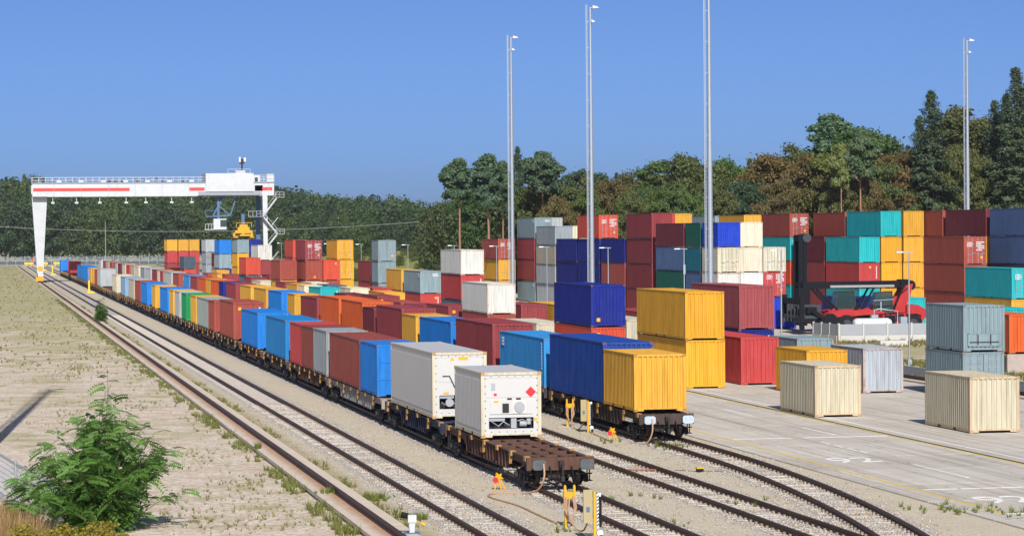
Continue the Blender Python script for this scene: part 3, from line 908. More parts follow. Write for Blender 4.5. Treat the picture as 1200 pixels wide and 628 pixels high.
def reefer(x, y, z, ft, hc, label, group, variant):
    L = 6.058 if ft == 20 else 12.192
    H = 2.896 if hc else 2.591
    w, l = W/2, L/2
    p = cmesh(L,H)
    t = thing('refrigerated_container', label, 'container', (x+W/2,y+l,z), 0, group)
    fr_ = part('frame', p['frame'], t, (.56,.51,.38), rust=.35)
    part('corner_casting', p['cast'], fr_, (.42,.25,.11), rust=.5)['kind'] = 'stuff'
    mb = MB()
    n = round((L-.3)/.30); pw = (L-.3)/n
    mb.box(-w+.022,-w+.06,-l+.15,l-.15,.17,H-.085)
    for i in range(n): mb.box(-w+.010,-w+.0215,-l+.16+i*pw,-l+.15+(i+.86)*pw,.32,H-.30)
    sp = mb.mesh('side_panel', RWHITE)
    part('side_panel', sp, t); part('side_panel', sp, t, rotz=math.pi)
    part('roof_panel', MB().box(-w+.09,w-.09,-l+.11,l-.11,H-.05,H-.010).mesh('roof_panel', RWHITE), t)
    part('floor', p['floor'], t)
    part('end_panel', p['bulk'], t, (.7,.7,.68), rotz=math.pi, rust=.1)
    yf = -l+.03
    oz0, oz1, ox = .36, .80, .90
    if variant == 1: oz0, oz1 = .42, 1.02
    mb = MB()
    mb.box(-w+.145,w-.145,yf,yf+.05,oz1,H-.115); mb.box(-w+.145,w-.145,yf,yf+.05,.17,oz0)
    mb.box(-w+.145,-ox,yf,yf+.05,oz0,oz1); mb.box(ox,w-.145,yf,yf+.05,oz0,oz1)
    fp = part('front_panel', mb.mesh('front_panel', RWHITE), t)
    # rivets round the edge of the panel
    mb = MB()
    for zz in np.linspace(.3,H-.25,8):
        for sx in (-1,1): mb.box(sx*(w-.18)-.018,sx*(w-.18)+.018,yf-.012,yf-.001,zz-.02,zz+.02)
    for xx in np.linspace(-.8,.8,6):
        for zz in (H-.17,.24): mb.box(xx-.018,xx+.018,yf-.012,yf-.001,zz-.015,zz+.015)
    part('rivet_row', mb.mesh('rivet_row', DARK), fp)['kind'] = 'stuff'
    part('panel_seam', MB().box(-w+.2,w-.2,yf-.004,yf-.001,1.585,1.60).box(-w+.2,w-.2,yf-.004,yf-.001,H-.235,H-.225).box(-w+.15,w-.15,yf-.006,yf-.001,H-.135,H-.118).mesh('panel_seam', GREYM), fp)['kind'] = 'stuff'
    # machinery bay
    part('machinery_bay', MB().box(-ox,ox,yf+.35,yf+.4,oz0,oz1).box(-ox,ox,yf+.05,yf+.4,oz0-.02,oz0).mesh('machinery_bay', DARK), t)
    mb = MB(); mb.box(.0,.22,yf+.05,yf+.3,oz0+.02,oz1-.03); mb.cyl((.35,yf+.12,oz0+.18),(.62,yf+.12,oz0+.18),.12,n=10); mb.cyl((.72,yf+.12,oz0+.16),(.72,yf+.12,oz1-.05),.1,n=10)
    part('compressor', mb.mesh('compressor', GREYM), t)
    mb = MB(); mb.tube([(-.8,yf+.1,oz0+.3),(-.5,yf+.08,oz0+.1),(-.3,yf+.08,oz0+.28),(-.05,yf+.1,oz0+.12)],.02); mb.box(-.88,-.25,yf+.05,yf+.3,oz1-.14,oz1-.02)
    mb.tube([(.25,yf+.03,oz0+.3),(.45,yf+.02,oz0+.36),(.6,yf+.03,oz0+.28),(.85,yf+.04,oz0+.33)],.015)
    part('pipework', mb.mesh('pipework', STEEL), t)
    if variant == 0:
        mb = MB(); mb.box(-.86,.86,yf-.03,yf-.001,.94,1.50)
        unit = part('evaporator_cover', mb.mesh('evaporator_cover', RWHITE), t)
        mb = MB(); mb.box(.06,.58,yf-.05,yf-.0305,.96,1.46)
        part('fan_plate', mb.mesh('fan_plate', flat('pale_grey_plate',(.62,.60,.55),.5)), unit)
        mb = MB(); mb.cyl((.32,yf-.075,1.21),(.32,yf-.0505,1.21),.225,n=24)
        for k in range(5): mb.cyl((.32,yf-.078-.003*k,1.21),(.32,yf-.0755,1.21),.20-.04*k,n=24)
        part('condenser_fan', mb.mesh('condenser_fan', GREYM), unit)
        part('controller', MB().box(-.36,-.10,yf-.055,yf-.0305,1.0,1.36).mesh('controller', DARK), unit)
        for lx in (-.07,.29): part('latch', MB().box(lx-.09,lx+.09,yf-.05,yf-.001,1.51,1.57).mesh('latch', DARK), t)
        part('data_plate', MB().box(-.80,-.64,yf-.012,yf-.001,1.88,2.16).mesh('data_plate', GREYM), t)
        part('warning_sticker', MB().box(-.70,-.58,yf-.012,yf-.001,1.66,1.76).mesh('warning_sticker', REDS), t)
        part('warning_sticker', MB().box(-.70,-.52,yf-.036,yf-.0305,1.39,1.47).mesh('warning_sticker', ORANGE), unit)
        part('warning_sticker', MB().box(.92,1.04,yf-.012,yf-.001,.66,.78).mesh('warning_sticker', ORANGE), t)
        cx, cz, r = .79, 1.80, .215
        part('hazard_diamond', MB().prism([(cx-r,cz),(cx,cz-r),(cx+r,cz),(cx,cz+r)],'y',yf-.014,yf-.001).mesh('hazard_diamond', REDS), t)
    else:
        mb = MB()
        for i in range(20): mb.bar((-1.0+i*.105,yf-.006,H-.10),(-.94+i*.105,yf-.006,H-.03),.035,.012)
        part('hazard_stripe', mb.mesh('hazard_stripe', ORANGE), t)
        part('warning_sticker', MB().prism([(-.42,H-.36),(-.22,H-.36),(-.32,H-.20)],'y',yf-.012,yf-.001).mesh('warning_sticker', ORANGE), t)
        part('warning_sticker', MB().box(-.05,.38,yf-.012,yf-.001,H-.34,H-.20).mesh('warning_sticker', ORANGE), t)
        part('warning_sticker', MB().box(-.72,-.48,yf-.012,yf-.001,1.06,1.16).mesh('warning_sticker', ORANGE), t)
        part('air_hose', MB().tube([(-.75,yf-.02,1.86),(-.45,yf-.02,1.86),(-.15,yf-.03,1.22),(-.05,yf-.03,1.0)],.025).mesh('air_hose', DARK), t)
        part('condenser_fan', MB().cyl((-.45,yf-.03,.70),(-.45,yf+.05,.70),.18,n=16).mesh('condenser_fan', GREYM), t)
    return t

# ------------------------------------------------------------------ container wagons
WAG = {}
DECK = 1.36
def wagon_meshes(Lw):
    key = round(Lw,1)
    if key in WAG: return WAG[key]
    h = key/2-.62            # half length of the frame without the buffers
    mb = MB()
    # fish-bellied side sills
    for s in (-1,1):
        x = s*1.05
        d0, d1 = 1.02, .62
        a = h-3.6
        poly = [(-h,1.0),(-a-.0,1.0),(-a+.9,d1),(a-.9,d1),(a,1.0),(h,1.0),(h,1.28),(-h,1.28)]
        mb.prism(poly,'x',x-.05,x+.05)
        mb.box(x-.12,x+.12,-h,h,1.255,1.302)
        n = max(3,int((2*a-1.8)/.62))
        for i in range(n+1):
            yy = -a+.95+i*(2*a-1.9)/n
            mb.box(x-s*.0-.11,x+.11,yy-.04,yy+.04,d1+.02,1.25)
        mb.box(x-.12,x+.12,-a+.9,a-.9,d1-.03,d1+.01)
    # centre sills, cross members, head stocks
    for s in (-.32,.32): mb.box(s-.07,s+.07,-h,h,.98,1.27)
    n = max(5,int(2*h/1.55))
    for i in range(n+1):
        yy = -h+.18+i*(2*h-.36)/n
        mb.box(-1.0,1.0,yy-.09,yy+.09,1.06,1.285)
    for e in (-1,1):
        mb.box(-1.25,1.25,e*h-.09,e*h+.09,.86,1.325)
        for s in (-1,1):
            mb.bar((s*.3,e*(h-.2),1.2),(s*1.0,e*(h-2.2),1.2),.16,.12)
    out = {'frame': mb.mesh('underframe', WPAINT)}
    mb = MB()
    for e in (-1,1):
        for s in (-1,1):
            mb.box(s*.875-.17,s*.875+.17,e*h-.12+e*.1,e*h+.12+e*.1,.95,1.25)
            mb.cyl((s*.875,e*h,1.09),(s*.875,e*(h+.5),1.09),.10,n=10)
    out['bufstock'] = mb.mesh('buffer_housing', WPAINT)
    mb = MB()
    pr = [(-.25,-.12),(-.17,-.18),(.17,-.18),(.25,-.12),(.25,.12),(.17,.18),(-.17,.18),(-.25,.12)]
    mb.prism([(a,b_) for a,b_ in pr],'y',-.03,.03)
    out['bufhead'] = mb.mesh('buffer', None)
    mb = MB()
    mb.box(-.09,.09,-.28,0,-.1,.1); mb.tube([(0,-.2,0),(0,-.42,-.02),(0,-.44,-.28),(0,-.36,-.5)],.045); mb.box(-.06,.06,-.46,-.34,-.62,-.42)
    out['hook'] = mb.mesh('coupling_hook', DARK)
    mb = MB()
    for s in (-.42,.38):
        mb.tube([(s,-.02,0),(s,-.16,-.08),(s+.03,-.2,-.35),(s+.14,-.16,-.5),(s+.26,-.12,-.38),(s+.3,-.03,-.16)],.028)
    out['hose'] = mb.mesh('brake_hose', BLACK)
    mb = MB()
    # bogie side frames
    for s in (-1,1):
        x = s*1.0
        mb.prism([(-1.25,.55),(-1.1,.38),(-.7,.40),(-.35,.18),(.35,.18),(.7,.40),(1.1,.38),(1.25,.55),(1.1,.70),(.5,.72),(-.5,.72),(-1.1,.70)],'x',x-.06,x+.06)
        for yy in (-.9,.9):
            mb.cyl((x-.0+s*.06,yy,.48),(x+s*.18,yy,.48),.15,n=10)
        for yy in (-.22,.0,.22): mb.cyl((x+s*.07,yy,.28),(x+s*.07,yy,.6),.08,n=8)
    mb.box(-1.0,1.0,-.2,.2,.45,.68)
    out['bogie'] = mb.mesh('bogie', DARK)
    mb = MB()
    for s in (-1,1):
        mb.cyl((s*.69,0,0),(s*.82,0,0),.46,n=24); mb.cyl((s*.68,0,0),(s*.70,0,0),.49,n=24)
    mb.cyl((-.95,0,0),(.95,0,0),.08,n=8)
    out['wheelset'] = mb.mesh('wheelset', flat('wheel_steel',(.075,.055,.045),.6,.3,.2) if not WAG else WAG[list(WAG)[0]]['wheelset'].materials[0])
    mb = MB()
    k = 0
    for s in (-1,1):
        n2 = int(2*h/2.7)
        for i in range(n2+1):
            yy = -h+.5+i*(2*h-1.0)/n2
            mb.box(s*1.13-.1,s*1.13+.1,yy-.17,yy+.17,1.16,1.335)
            if i % 2: mb.bar((s*1.19,yy,1.2),(s*1.19,yy+.12,.86),.1,.08)
    out['latch'] = mb.mesh('container_latch', WPAINT)
    mb = MB()
    for e in (-1,1):
        for s in (-1,1):
            mb.tube([(s*1.15,e*(h-.3),1.0),(s*1.15,e*(h-.3),.42),(s*1.15,e*(h-.7),.42),(s*1.15,e*(h-.7),1.0)],.025,5)
            mb.box(s*1.15-.12,s*1.15+.12,e*(h-.5)-.2,e*(h-.5)+.2,.40,.43)
        mb.bar((-1.15,e*(h+.1),.72),(-.55,e*(h+.1),.72),.05); mb.bar((.55,e*(h+.1),.72),(1.15,e*(h+.1),.72),.05)
    out['steps'] = mb.mesh('shunter_step', DARK)
    WAG[key] = out
    return out
BUFM = [flat('buffer_dark',(.09,.10,.11),.6,.2,.35,7.0), flat('buffer_greasy_blue',(.42,.50,.58),.5,.2,.3,7.0)]
def wagon(x, y0, Lw, label, group, col, rust, level, buf=0):
    m = wagon_meshes(Lw); Lw = round(Lw,1); h = Lw/2-.62
    t = thing('container_wagon', label, 'wagon', (x,y0+Lw/2,0), 0, group)
    part('underframe', m['frame'], t, col, rust=rust)
    part('container_latch', m['latch'], t, (.42,.24,.08), rust=.6)['kind'] = 'stuff'
    for e in (-1,1):
        bg_ = part('bogie', m['bogie'], t, loc=(0,e*(h-1.65),0))
        for yy in (-.9,.9):
            part('wheelset', m['wheelset'], bg_, loc=(0,yy,.702))
    if level >= 1:
        part('buffer_housing', m['bufstock'], t, (.10,.06,.045), rust=.5)
        for s in (-1,1):
            o = part('buffer', m['bufhead'], t, loc=(s*.875,-h-.53,1.09))
            if not m['bufhead'].materials: m['bufhead'].materials.append(BUFM[0])
            if buf:
                o.material_slots[0].link = 'OBJECT'; o.material_slots[0].material = BUFM[buf]
        for s in (-1,1): part('buffer', m['bufhead'], t, loc=(s*.875,h+.53,1.09))
        part('coupling_hook', m['hook'], t, loc=(0,-h-.05,1.1))
        part('brake_hose', m['hose'], t, loc=(0,-h-.12,1.0))
        part('shunter_step', m['steps'], t)['kind'] = 'stuff'
    return t

ORD = ['first','second','third','fourth','fifth','sixth','seventh','eighth','ninth','tenth','eleventh','twelfth','thirteenth','fourteenth','fifteenth','sixteenth','seventeenth','eighteenth','nineteenth','twentieth']
def ordw(n):
    if n <= 20: return ORD[n-1]
    tens = {2:'twent',3:'thirt',4:'fort'}[n//10]
    return tens+'ieth' if n % 10 == 0 else tens+'y-'+ORD[n%10-1]

def run_train(T, cx, who, first_front, group):
    # group boxes on wagons of up to about 60 feet
    wagons, cur = [], []
    for r in T:
        L = 6.058 if r[1] == 20 else 12.192
        if cur and (r[0]+L-cur[0][0] > 19.4 or r[0]-cur[-1][3] > 2.2):
            wagons.append(cur); cur = []
        cur.append((r[0],r[1],r,r[0]+L))
    wagons.append(cur)
    for i, r in enumerate(T):
        y, ft, c, hc, e = r
        lab = '%s %d-foot container, %s on the train %s' % (CNAME[c], ft, ordw(i+1), who)
        if c == 'reefer':
            reefer(cx-W/2, y, DECK, ft, hc, ('white 20-foot refrigerated container with red hazard diamond beside the empty wagon end' if ft == 20 else 'long white refrigerated container behind the one with a red diamond'), group+' containers', 0 if ft == 20 else 1)
        else:
            container(cx-W/2, y, DECK, ft, hc, c, e, lab, group+' containers', detail=y < 420)
    ends = []
    prev_end = first_front
    for i, g in enumerate(wagons):
        y0 = prev_end
        nxt = wagons[i+1][0][0] if i+1 < len(wagons) else g[-1][3]+3
        y1 = (g[-1][3]+nxt)/2 if nxt-g[-1][3] < 6 else g[-1][3]+1.3
        if y1-y0 > 30:
            y0 = g[0][0]-1.3
        y1 = max(y1, y0+7.5)
        ends.append((y0,y1)); prev_end = y1
    # fill the stretches without boxes with empty wagons
    full = []
    for i,(a,b_) in enumerate(ends):
        if i and a-ends[i-1][1] > 8:
            gap = a-ends[i-1][1]; n = max(1,round(gap/19)); 
            for k in range(n): full.append((ends[i-1][1]+gap*k/n, ends[i-1][1]+gap*(k+1)/n))
        full.append((a,b_))
    cols = [(.10,.048,.032),(.018,.024,.055),(.30,.285,.27),(.07,.045,.038)]
    for i,(a,b_) in enumerate(full):
        col = cols[i] if i < 3 and cx < 25 else random.choice([(.085,.045,.033),(.06,.042,.038),(.045,.038,.04)])
        lab = '%s container wagon, %s of the train %s' % ('rusty brown' if col[0] < .2 else 'grey-sided', ordw(i+1), who)
        if i == 0 and cx < 25: lab = 'rusty flat wagon with bare open deck in front of the white refrigerated container'
        if i == 0 and cx > 25: lab = 'brown wagon with pale blue buffers under the leading yellow container'
        wagon(cx, a, b_-a, lab, group+' wagons', col, .35, 1 if a < 240 else 0, buf=1 if (cx > 25 and i == 0) else 0)
run_train(TRAIN_A, 20.53, 'led by the white refrigerated boxes', 95.1, 'near train')
run_train(TRAIN_B, 30.0, 'led by the yellow box', 116.6, 'inner train')

# ------------------------------------------------------------------ stacks on the ground
rowcount = {}
TIER = ['bottom','second','third','fourth']
rows = {}
for r in STACKS: rows.setdefault(r[0],[]).append(r)
for rn, lst in rows.items():
    lst.sort(key=lambda r: (r[2],r[1]))
    for i,(row,x,y,ft,hc,tiers) in enumerate(lst):
        z = .066
        H = 2.896 if hc else 2.591
        for k, tc in enumerate(tiers):
            c, _, e = tc.partition(':')
            n = len(tiers)
            lab = '%s container, %s, %s stack in the %s' % (CNAME[c], 'standing alone' if n == 1 else TIER[k]+' tier', ordw(i+1), rn)
            jx, jy = (0,0) if k == 0 else (random.uniform(-.04,.04),random.uniform(-.05,.05))
            container(x+jx, y+jy, z, ft, hc, c, e or 'wall', lab, 'containers in the '+rn, detail=y < 430)
            z += H+.012
# ------------------------------------------------------------------ gantry crane
CWHITE = flat('crane_white', (.49,.51,.53), .5, 0, .14, .8)
CBLUE = flat('crane_blue', (.075,.14,.26), .5, 0, .1, 1.0)
CRED = flat('crane_red', (.72,.06,.05), .5, 0, .08, 1.0)
CGREY = flat('crane_grey', (.27,.29,.33), .6, 0, .1, 1.0)
CYEL = flat('spreader_yellow', (.60,.31,.02), .5, 0, .12, 1.0)
CY = 577.0
cr = thing('gantry_crane', 'white gantry crane with red stripes spanning the tracks', 'crane', (12.36,CY,0))
def cp(name, mb, mat, parent=None): return part(name, mb.mesh(name, mat), parent or cr)
X0 = 12.36
def off(pts): return [(x-X0,y-CY,z) for x,y,z in pts]
# bridge girders
for s in (-1,1):
    g = cp('bridge_girder', MB().box(-1.5,49.0,s*3.2-.7,s*3.2+.7,18.05,20.75), CWHITE)
    for xa_,xb_ in ((-1.35,18.6),(31.1,34.3),(46.5,48.6)): cp('red_stripe', MB().box(xa_,xb_,s*3.2+s*.703-.003,s*3.2+s*.703+.003,19.1,19.8), CRED, g)
    mb = MB()
    for xs_ in np.arange(3.0,48,5.6): mb.box(xs_-.03,xs_+.03,s*3.2-s*.0-.708,s*3.2+.708,18.04,20.74)
    cp('plate_seam', mb, CGREY, g)['kind'] = 'stuff'
    cp('crane_runway', MB().box(-1.5,49.0,s*3.2-.85,s*3.2+.85,20.75,20.95), CGREY, g)
    mb = MB(); x = -1.5
    while x <= 49.0: mb.box(x-.03,x+.03,s*3.2-s*.8-.03,s*3.2-s*.8+.03,20.95,22.1); x += 1.4
    for z in (21.5,22.08): mb.box(-1.5,49,s*3.2-s*.8-.025,s*3.2-s*.8+.025,z-.025,z+.025)
    cp('handrail', mb, CWHITE, g)
for xx in (-1.2,48.4): cp('end_tie', MB().box(xx-.5,xx+.5,-2.49,2.49,18.6,20.4), CWHITE)
for i,xx in enumerate((2.7,7.6,12.4,17.9,22.0,27.4,31.6)):
    cp('floodlight', MB().box(xx-.06,xx+.06,-3.4,-3.28,16.9,18.04).box(xx-.35,xx+.35,-3.7,-3.0,16.55,16.9), CWHITE)
for xx in (4,8.6,13.2,17.8,22.4,27,31.6): cp('cable_clip', MB().box(xx-.5,xx+.5,-3.6,-3.2,21.0,21.35), CWHITE)
# tapered pendulum leg
mb = MB()
mb.hexa([(-.6,-1.0,2.0),(.6,-1.0,2.0),(.6,1.0,2.0),(-.6,1.0,2.0)],[(-1.6,-2.4,18.04),(1.55,-2.4,18.04),(1.55,2.4,18.04),(-1.6,2.4,18.04)])
cp('pendulum_leg', mb, CWHITE)
mb = MB(); mb.box(-.55,.55,-6,6,1.0,1.98)
cp('bogie_beam', mb, CWHITE)
cp('warning_disc', MB().cyl((0,-1.13,3.1),(0,-1.02,3.1),.62,n=16), CYEL)
for yy in (-5,-2,2,5):
    cp('travel_wheel', MB().cyl((-.12,yy,.82),(.12,yy,.82),.37,n=14), DARK)
cp('drive_motor', MB().box(-1.0,-.56,-5.5,-4.6,.5,1.3).box(-.55,.55,-6.5,-6.02,.5,1.5), CYEL)
# fixed portal legs on the far rail
LX = 59.0-X0
for yy, mat in ((-8,CWHITE),(8,CBLUE)):
    mb = MB(); mb.hexa([(LX-.42,yy*1.0-.5,1.4),(LX+.42,yy-.5,1.4),(LX+.42,yy+.5,1.4),(LX-.42,yy+.5,1.4)],[(LX-.5,yy*.9-.6,18.04),(LX+.5,yy*.9-.6,18.04),(LX+.5,yy*.9+.6,18.04),(LX-.5,yy*.9+.6,18.04)])
    cp('portal_leg', mb, mat)
cp('sill_beam', MB().box(LX-.55,LX+.55,-9.5,9.5,.9,1.9), CWHITE)
for yy in (-8.5,-6.5,6.5,8.5): cp('travel_wheel', MB().cyl((LX-.12,yy,.75),(LX+.12,yy,.75),.37,n=14), DARK)
# stairs zig-zag beside the leg
zl = [2.5,6.2,9.9,13.6,17.6]
for i in range(4):
    a, b_ = (LX-.6,LX+2.4) if i % 2 else (LX+2.4,LX-.6)
    mb = MB(); mb.bar((a,-9.4,zl[i]),(b_,-9.4,zl[i+1]),.2,.3); mb.bar((a,-8.8,zl[i]),(b_,-8.8,zl[i+1]),.2,.3)
    mb.bar((a,-9.4,zl[i]+1.0),(b_,-9.4,zl[i+1]+1.0),.06)
    for k in range(1,12): mb.cbox((a+(b_-a)*k/12,-9.1,zl[i]+(zl[i+1]-zl[i])*k/12),(.3,.8,.05))
    cp('stair_flight', mb, CWHITE)
for i,z in enumerate(zl):
    xx = LX+2.9 if i % 2 == 0 else LX-1.1
    mb = MB(); mb.box(xx-.9,xx+.9,-9.7,-8.5,z-.06,z)
    for px_ in (-.9,0,.9): mb.box(xx+px_-.03,xx+px_+.03,-9.7,-9.64,z,z+1.1)
    for zz in (.55,1.1): mb.box(xx-.9,xx+.9,-9.7,-9.65,z+zz-.03,z+zz+.03)
    if i in (1,3): mb.box(xx-2.6,xx-.9,-9.7,-8.5,z-.06,z); mb.box(xx-2.6,xx-.9,-9.7,-9.65,z+1.07,z+1.13); mb.box(xx-2.6,xx-2.54,-9.7,-9.64,z,z+1.1); mb.box(xx-1.7,xx-1.64,-9.7,-9.64,z,z+1.1)
    cp('stair_landing', mb, CWHITE)
mb = MB()
for a,b_ in (((LX,-8,3),(LX+2.6,-9.1,6.2)),((LX,-8,10),(LX+2.6,-9.1,13.4))): mb.bar(a,b_,.14)
cp('stair_brace', mb, CWHITE)
# trolley with machinery house, cab and spreader
tr = cp('machinery_house', MB().box(34.5,44.6,-4.6,4.6,18.9,22.75), CWHITE)
cp('house_panel', MB().box(42.4,42.5,-4.63,-4.601,18.95,22.7).box(44.62,46.0,-3.5,3.5,19.6,22.4), CWHITE, tr)
cp('window', MB().box(44.95,45.6,-3.53,-3.501,20.6,21.9), GLASS, tr)
cp('trolley_frame', MB().box(33.0,46.3,-4.4,4.4,18.15,18.9), CGREY)
cp('control_cabinet', MB().box(44.9,46.6,-3.9,-3.52,19.0,20.2), CBLUE)
mb = MB(); mb.box(46,49,-4.1,-3.9,20.9,20.98)
for x in (46,46.8,47.6,48.4,49.0): mb.box(x-.03,x+.03,-4.1,-4.04,20.9,22.4)
for z in (21.6,22.38): mb.box(46,49,-4.1,-4.05,z-.03,z+.03)
mb.box(47.4,48.9,-4.0,-3.2,21.0,22.6)
cp('end_platform', mb, CWHITE)
mb = MB(); mb.box(39.4,44.2,-2,2,22.75,22.85)
for x in (39.4,41,42.6,44.2): mb.box(x-.03,x+.03,-2.03,-1.97,22.85,23.7)
mb.box(39.4,44.2,-2.03,-1.98,23.66,23.72); mb.box(41.2,43.2,-1.2,1.2,22.86,23.4)
cp('roof_platform', mb, CWHITE)
mb = MB(); mb.cyl((42.6,0,23.4),(42.6,0,25.0),.18,n=8); mb.box(42.1,43.1,-.5,.5,24.9,25.9)
cp('radar_mast', mb, DARK)
cp('radar_head', MB().box(41.9,42.3,-.55,.55,25.2,26.3), CWHITE); cp('radar_head', MB().box(42.9,43.4,-.55,.55,25.3,26.2), CWHITE)
mb = MB()
mb.bar((38.6,-2.5,18.15),(36.0,-2.5,13.7),.3); mb.bar((38.6,2.5,18.15),(36.0,2.5,13.7),.3); mb.bar((41.2,-2.5,18.15),(39.8,-2.5,13.9),.25); mb.bar((36.0,-2.5,13.7),(39.8,-2.5,13.9),.3); mb.bar((36,2.5,13.7),(36,-2.5,13.7),.25)
mb.bar((37.3,-2.5,16.0),(39.8,-2.5,13.9),.2); mb.bar((34.6,-2.5,13.7),(36.2,-2.5,13.7),.2); mb.box(34.4,36.4,-3,2,14.9,15.0); mb.box(34.4,34.5,-3,-2.9,13.8,15.0); mb.box(37.0,37.5,-2.7,-2.2,12.9,18.1)
cp('cab_hanger', mb, CBLUE)
mb = MB(); mb.box(36.2,38.9,-3.2,-.6,10.9,13.2); mb.box(34.4,36.2,-3.2,-.6,10.85,11.0)
for x in (34.45,35.1,35.7): mb.box(x-.04,x+.04,-3.2,-3.14,11.0,12.1)
mb.box(34.4,36.2,-3.2,-3.14,12.05,12.13)
cab = cp('operator_cab', mb, CWHITE)
cp('window', MB().box(37.6,38.92,-3.23,-3.201,11.5,12.95), GLASS, cab)
mb = MB(); mb.box(40.9,44.6,-1.2,1.2,10.1,10.7); mb.box(41.5,44.0,-1.0,1.0,10.7,11.4); mb.box(41.9,43.6,-.8,.8,11.4,12.0)
mb.hexa([(40.4,-1.2,9.15),(45.2,-1.2,9.15),(45.2,1.2,9.15),(40.4,1.2,9.15)],[(41.2,-1.2,9.5),(44.4,-1.2,9.5),(44.4,1.2,9.5),(41.2,1.2,9.5)])
for x in (40.7,42.6,44.5): mb.box(x-.2,x+.2,-1.22,1.22,9.4,10.2)
for x in (41.2,42.8,44.4): mb.box(x-.05,x+.05,-1.2,-1.1,11.4,12.3)
mb.box(41.2,44.4,-1.2,-1.1,12.25,12.35); mb.box(-0.0+41.5,44,-6,6,9.5,9.9)
cp('spreader', mb, CYEL)
cp('hoist_column', MB().box(42.35,43.0,-.4,.4,12.0,14.2), CBLUE)
mb = MB()
for x in (41.4,44.2):
    for y in (-1,1): mb.cyl((x,y*.8,11.3),(x,y*1.5,18.2),.03,n=4)
cp('hoist_rope', mb, DARK)

# ------------------------------------------------------------------ floodlight masts and street lamps
def mast_obj(x, y, label):
    t = thing('floodlight_mast', label, 'light mast', (x,y,0), 0, 'tall floodlight masts')
    mb = MB(); hs = [0,.4,9,18,27,34.6]; rs = [.32,.30,.26,.22,.17,.13]
    for i in range(5): mb.cyl((0,0,hs[i]),(0,0,hs[i+1]-.001),rs[i],rs[i+1],14)
    for z,r_ in ((9,.28),(18,.24),(27,.19)): mb.cyl((0,0,z-.15),(0,0,z+.15),r_+.0,n=14)
    part('pole', mb.mesh('pole', STEEL), t)
    mb = MB()
    for z in np.arange(3,34.6,.32): mb.box(-.5,-.38,-.012,.012,z-.02,z+.02)
    mb.box(-.53,-.47,-.03,.03,2.5,34.9); mb.box(-.40,-.35,-.03,.03,2.5,34.9)
    part('ladder', mb.mesh('ladder', STEEL), t)
    mb = MB()
    for z in np.arange(4,34.5,2.9): mb.box(-.36,-.1,-.02,.02,z-.03,z+.03)
    part('ladder_bracket', mb.mesh('ladder_bracket', STEEL), t)
    for z, l in ((34.55,.55),(33.0,.12)):
        mb = MB(); mb.bar((0,0,z),(l*.5,-.3,z),.1); mb.hexa([(l*.3,-.55,z-.12),(l+.35,-.55,z-.05),(l+.35,.2,z-.05),(l*.3,.2,z-.12)],[(l*.3,-.5,z+.22),(l+.1,-.5,z+.12),(l+.1,.15,z+.12),(l*.3,.15,z+.22)])
        part('floodlight', mb.mesh('floodlight', CWHITE), t)
    mb = MB(); mb.box(-.5,.5,-.5,.5,0,.25)
    part('base', mb.mesh('base', CONC), t)
mast_obj(67,340.5,'tall floodlight mast, thinnest of the three beside the container stacks')
mast_obj(67,294.6,'tall floodlight mast standing before the navy blue stacks')
mast_obj(67,244.7,'tallest floodlight mast, cut by the picture edge, by the cream stacks')
mast_obj(128.6,340.6,'lone tall floodlight mast in front of the dark spruces')
mast_obj(.25,123.0,'floodlight mast beside the sandy field whose shadow crosses the sand')
LAMP = MB(); LAMP.cyl((0,0,0),(0,0,7.9),.07,.045,10); LAMP.box(-.14,.14,-.12,.12,0,.5)
LAMPM = LAMP.mesh('pole', STEEL)
LH = MB(); LH.bar((.3,0,7.92),(-.6,0,7.96),.06); LH.hexa([(-.95,-.12,7.90),(-.4,-.12,7.90),(-.4,.12,7.90),(-.95,.12,7.90)],[(-.92,-.08,7.99),(-.45,-.08,7.99),(-.45,.08,7.99),(-.92,.08,7.99)])
LHM = LH.mesh('lamp_head', STEEL)
LB = MB().box(-.09,.09,-.1,-.02,5.6,6.5).mesh('sign_box', GREYM)
near = ['beside the grey-blue double stack','in front of the red and white doors stack','before the slate blue boxes','before the dark red stacks','before the grey stack','beside the thinnest mast']
for i, zc in enumerate((188,218,248,278,308,338,368,408,432,458,500,579,660)):
    yy = (zc-63.3*.19283)/.98123
    lab = 'slim grey street lamp '+near[i] if i < 6 else 'slim grey street lamp, %s along the road from the nearest lamp' % ordw(i+1)
    t = thing('street_lamp', lab, 'street lamp', (63.3,yy,0), 0, 'street lamps along the yard road')
    part('pole', LAMPM, t); part('lamp_head', LHM, t)
    if i in (1,2): part('sign_box', LB, t)
t = thing('street_lamp', 'distant pale lamp behind the tail of the inner train', 'street lamp', (33.6,745,0), 0, 'street lamps along the yard road')
part('pole', LAMPM, t).scale = (1.6,1.6,1.75)

# ------------------------------------------------------------------ far end: fence, buffer stops, posts, overhead cable
YPOST = flat('yellow_post', (.85,.50,.02), .55, 0, .1)
fm, nt, b = new_mat('chain_link')
tr_ = node(nt,'ShaderNodeBsdfTransparent'); mx = node(nt,'ShaderNodeMixShader')
v = coords(nt,'Object')
wv = node(nt,'ShaderNodeTexChecker'); wv.inputs['Scale'].default_value = 14; nt.links.new(v, wv.inputs['Vector'])
nt.links.new(math_n(nt,'MULTIPLY',wv.outputs['Fac'],.42), mx.inputs[0]); nt.links.new(tr_.outputs[0], mx.inputs[1]); nt.links.new(b.outputs[0], mx.inputs[2])
b.inputs['Base Color'].default_value = (.20,.24,.28,1); b.inputs['Metallic'].default_value = .4
nt.links.new(mx.outputs[0], nt.nodes['Material Output'].inputs[0])
fe = thing('boundary_fence', 'long wire fence at the far end of the yard before the wood', 'fence', (-60,940,0))
part('wire_mesh', MB().box(0,170,-.01,.01,.05,3.1).mesh('wire_mesh', fm), fe)
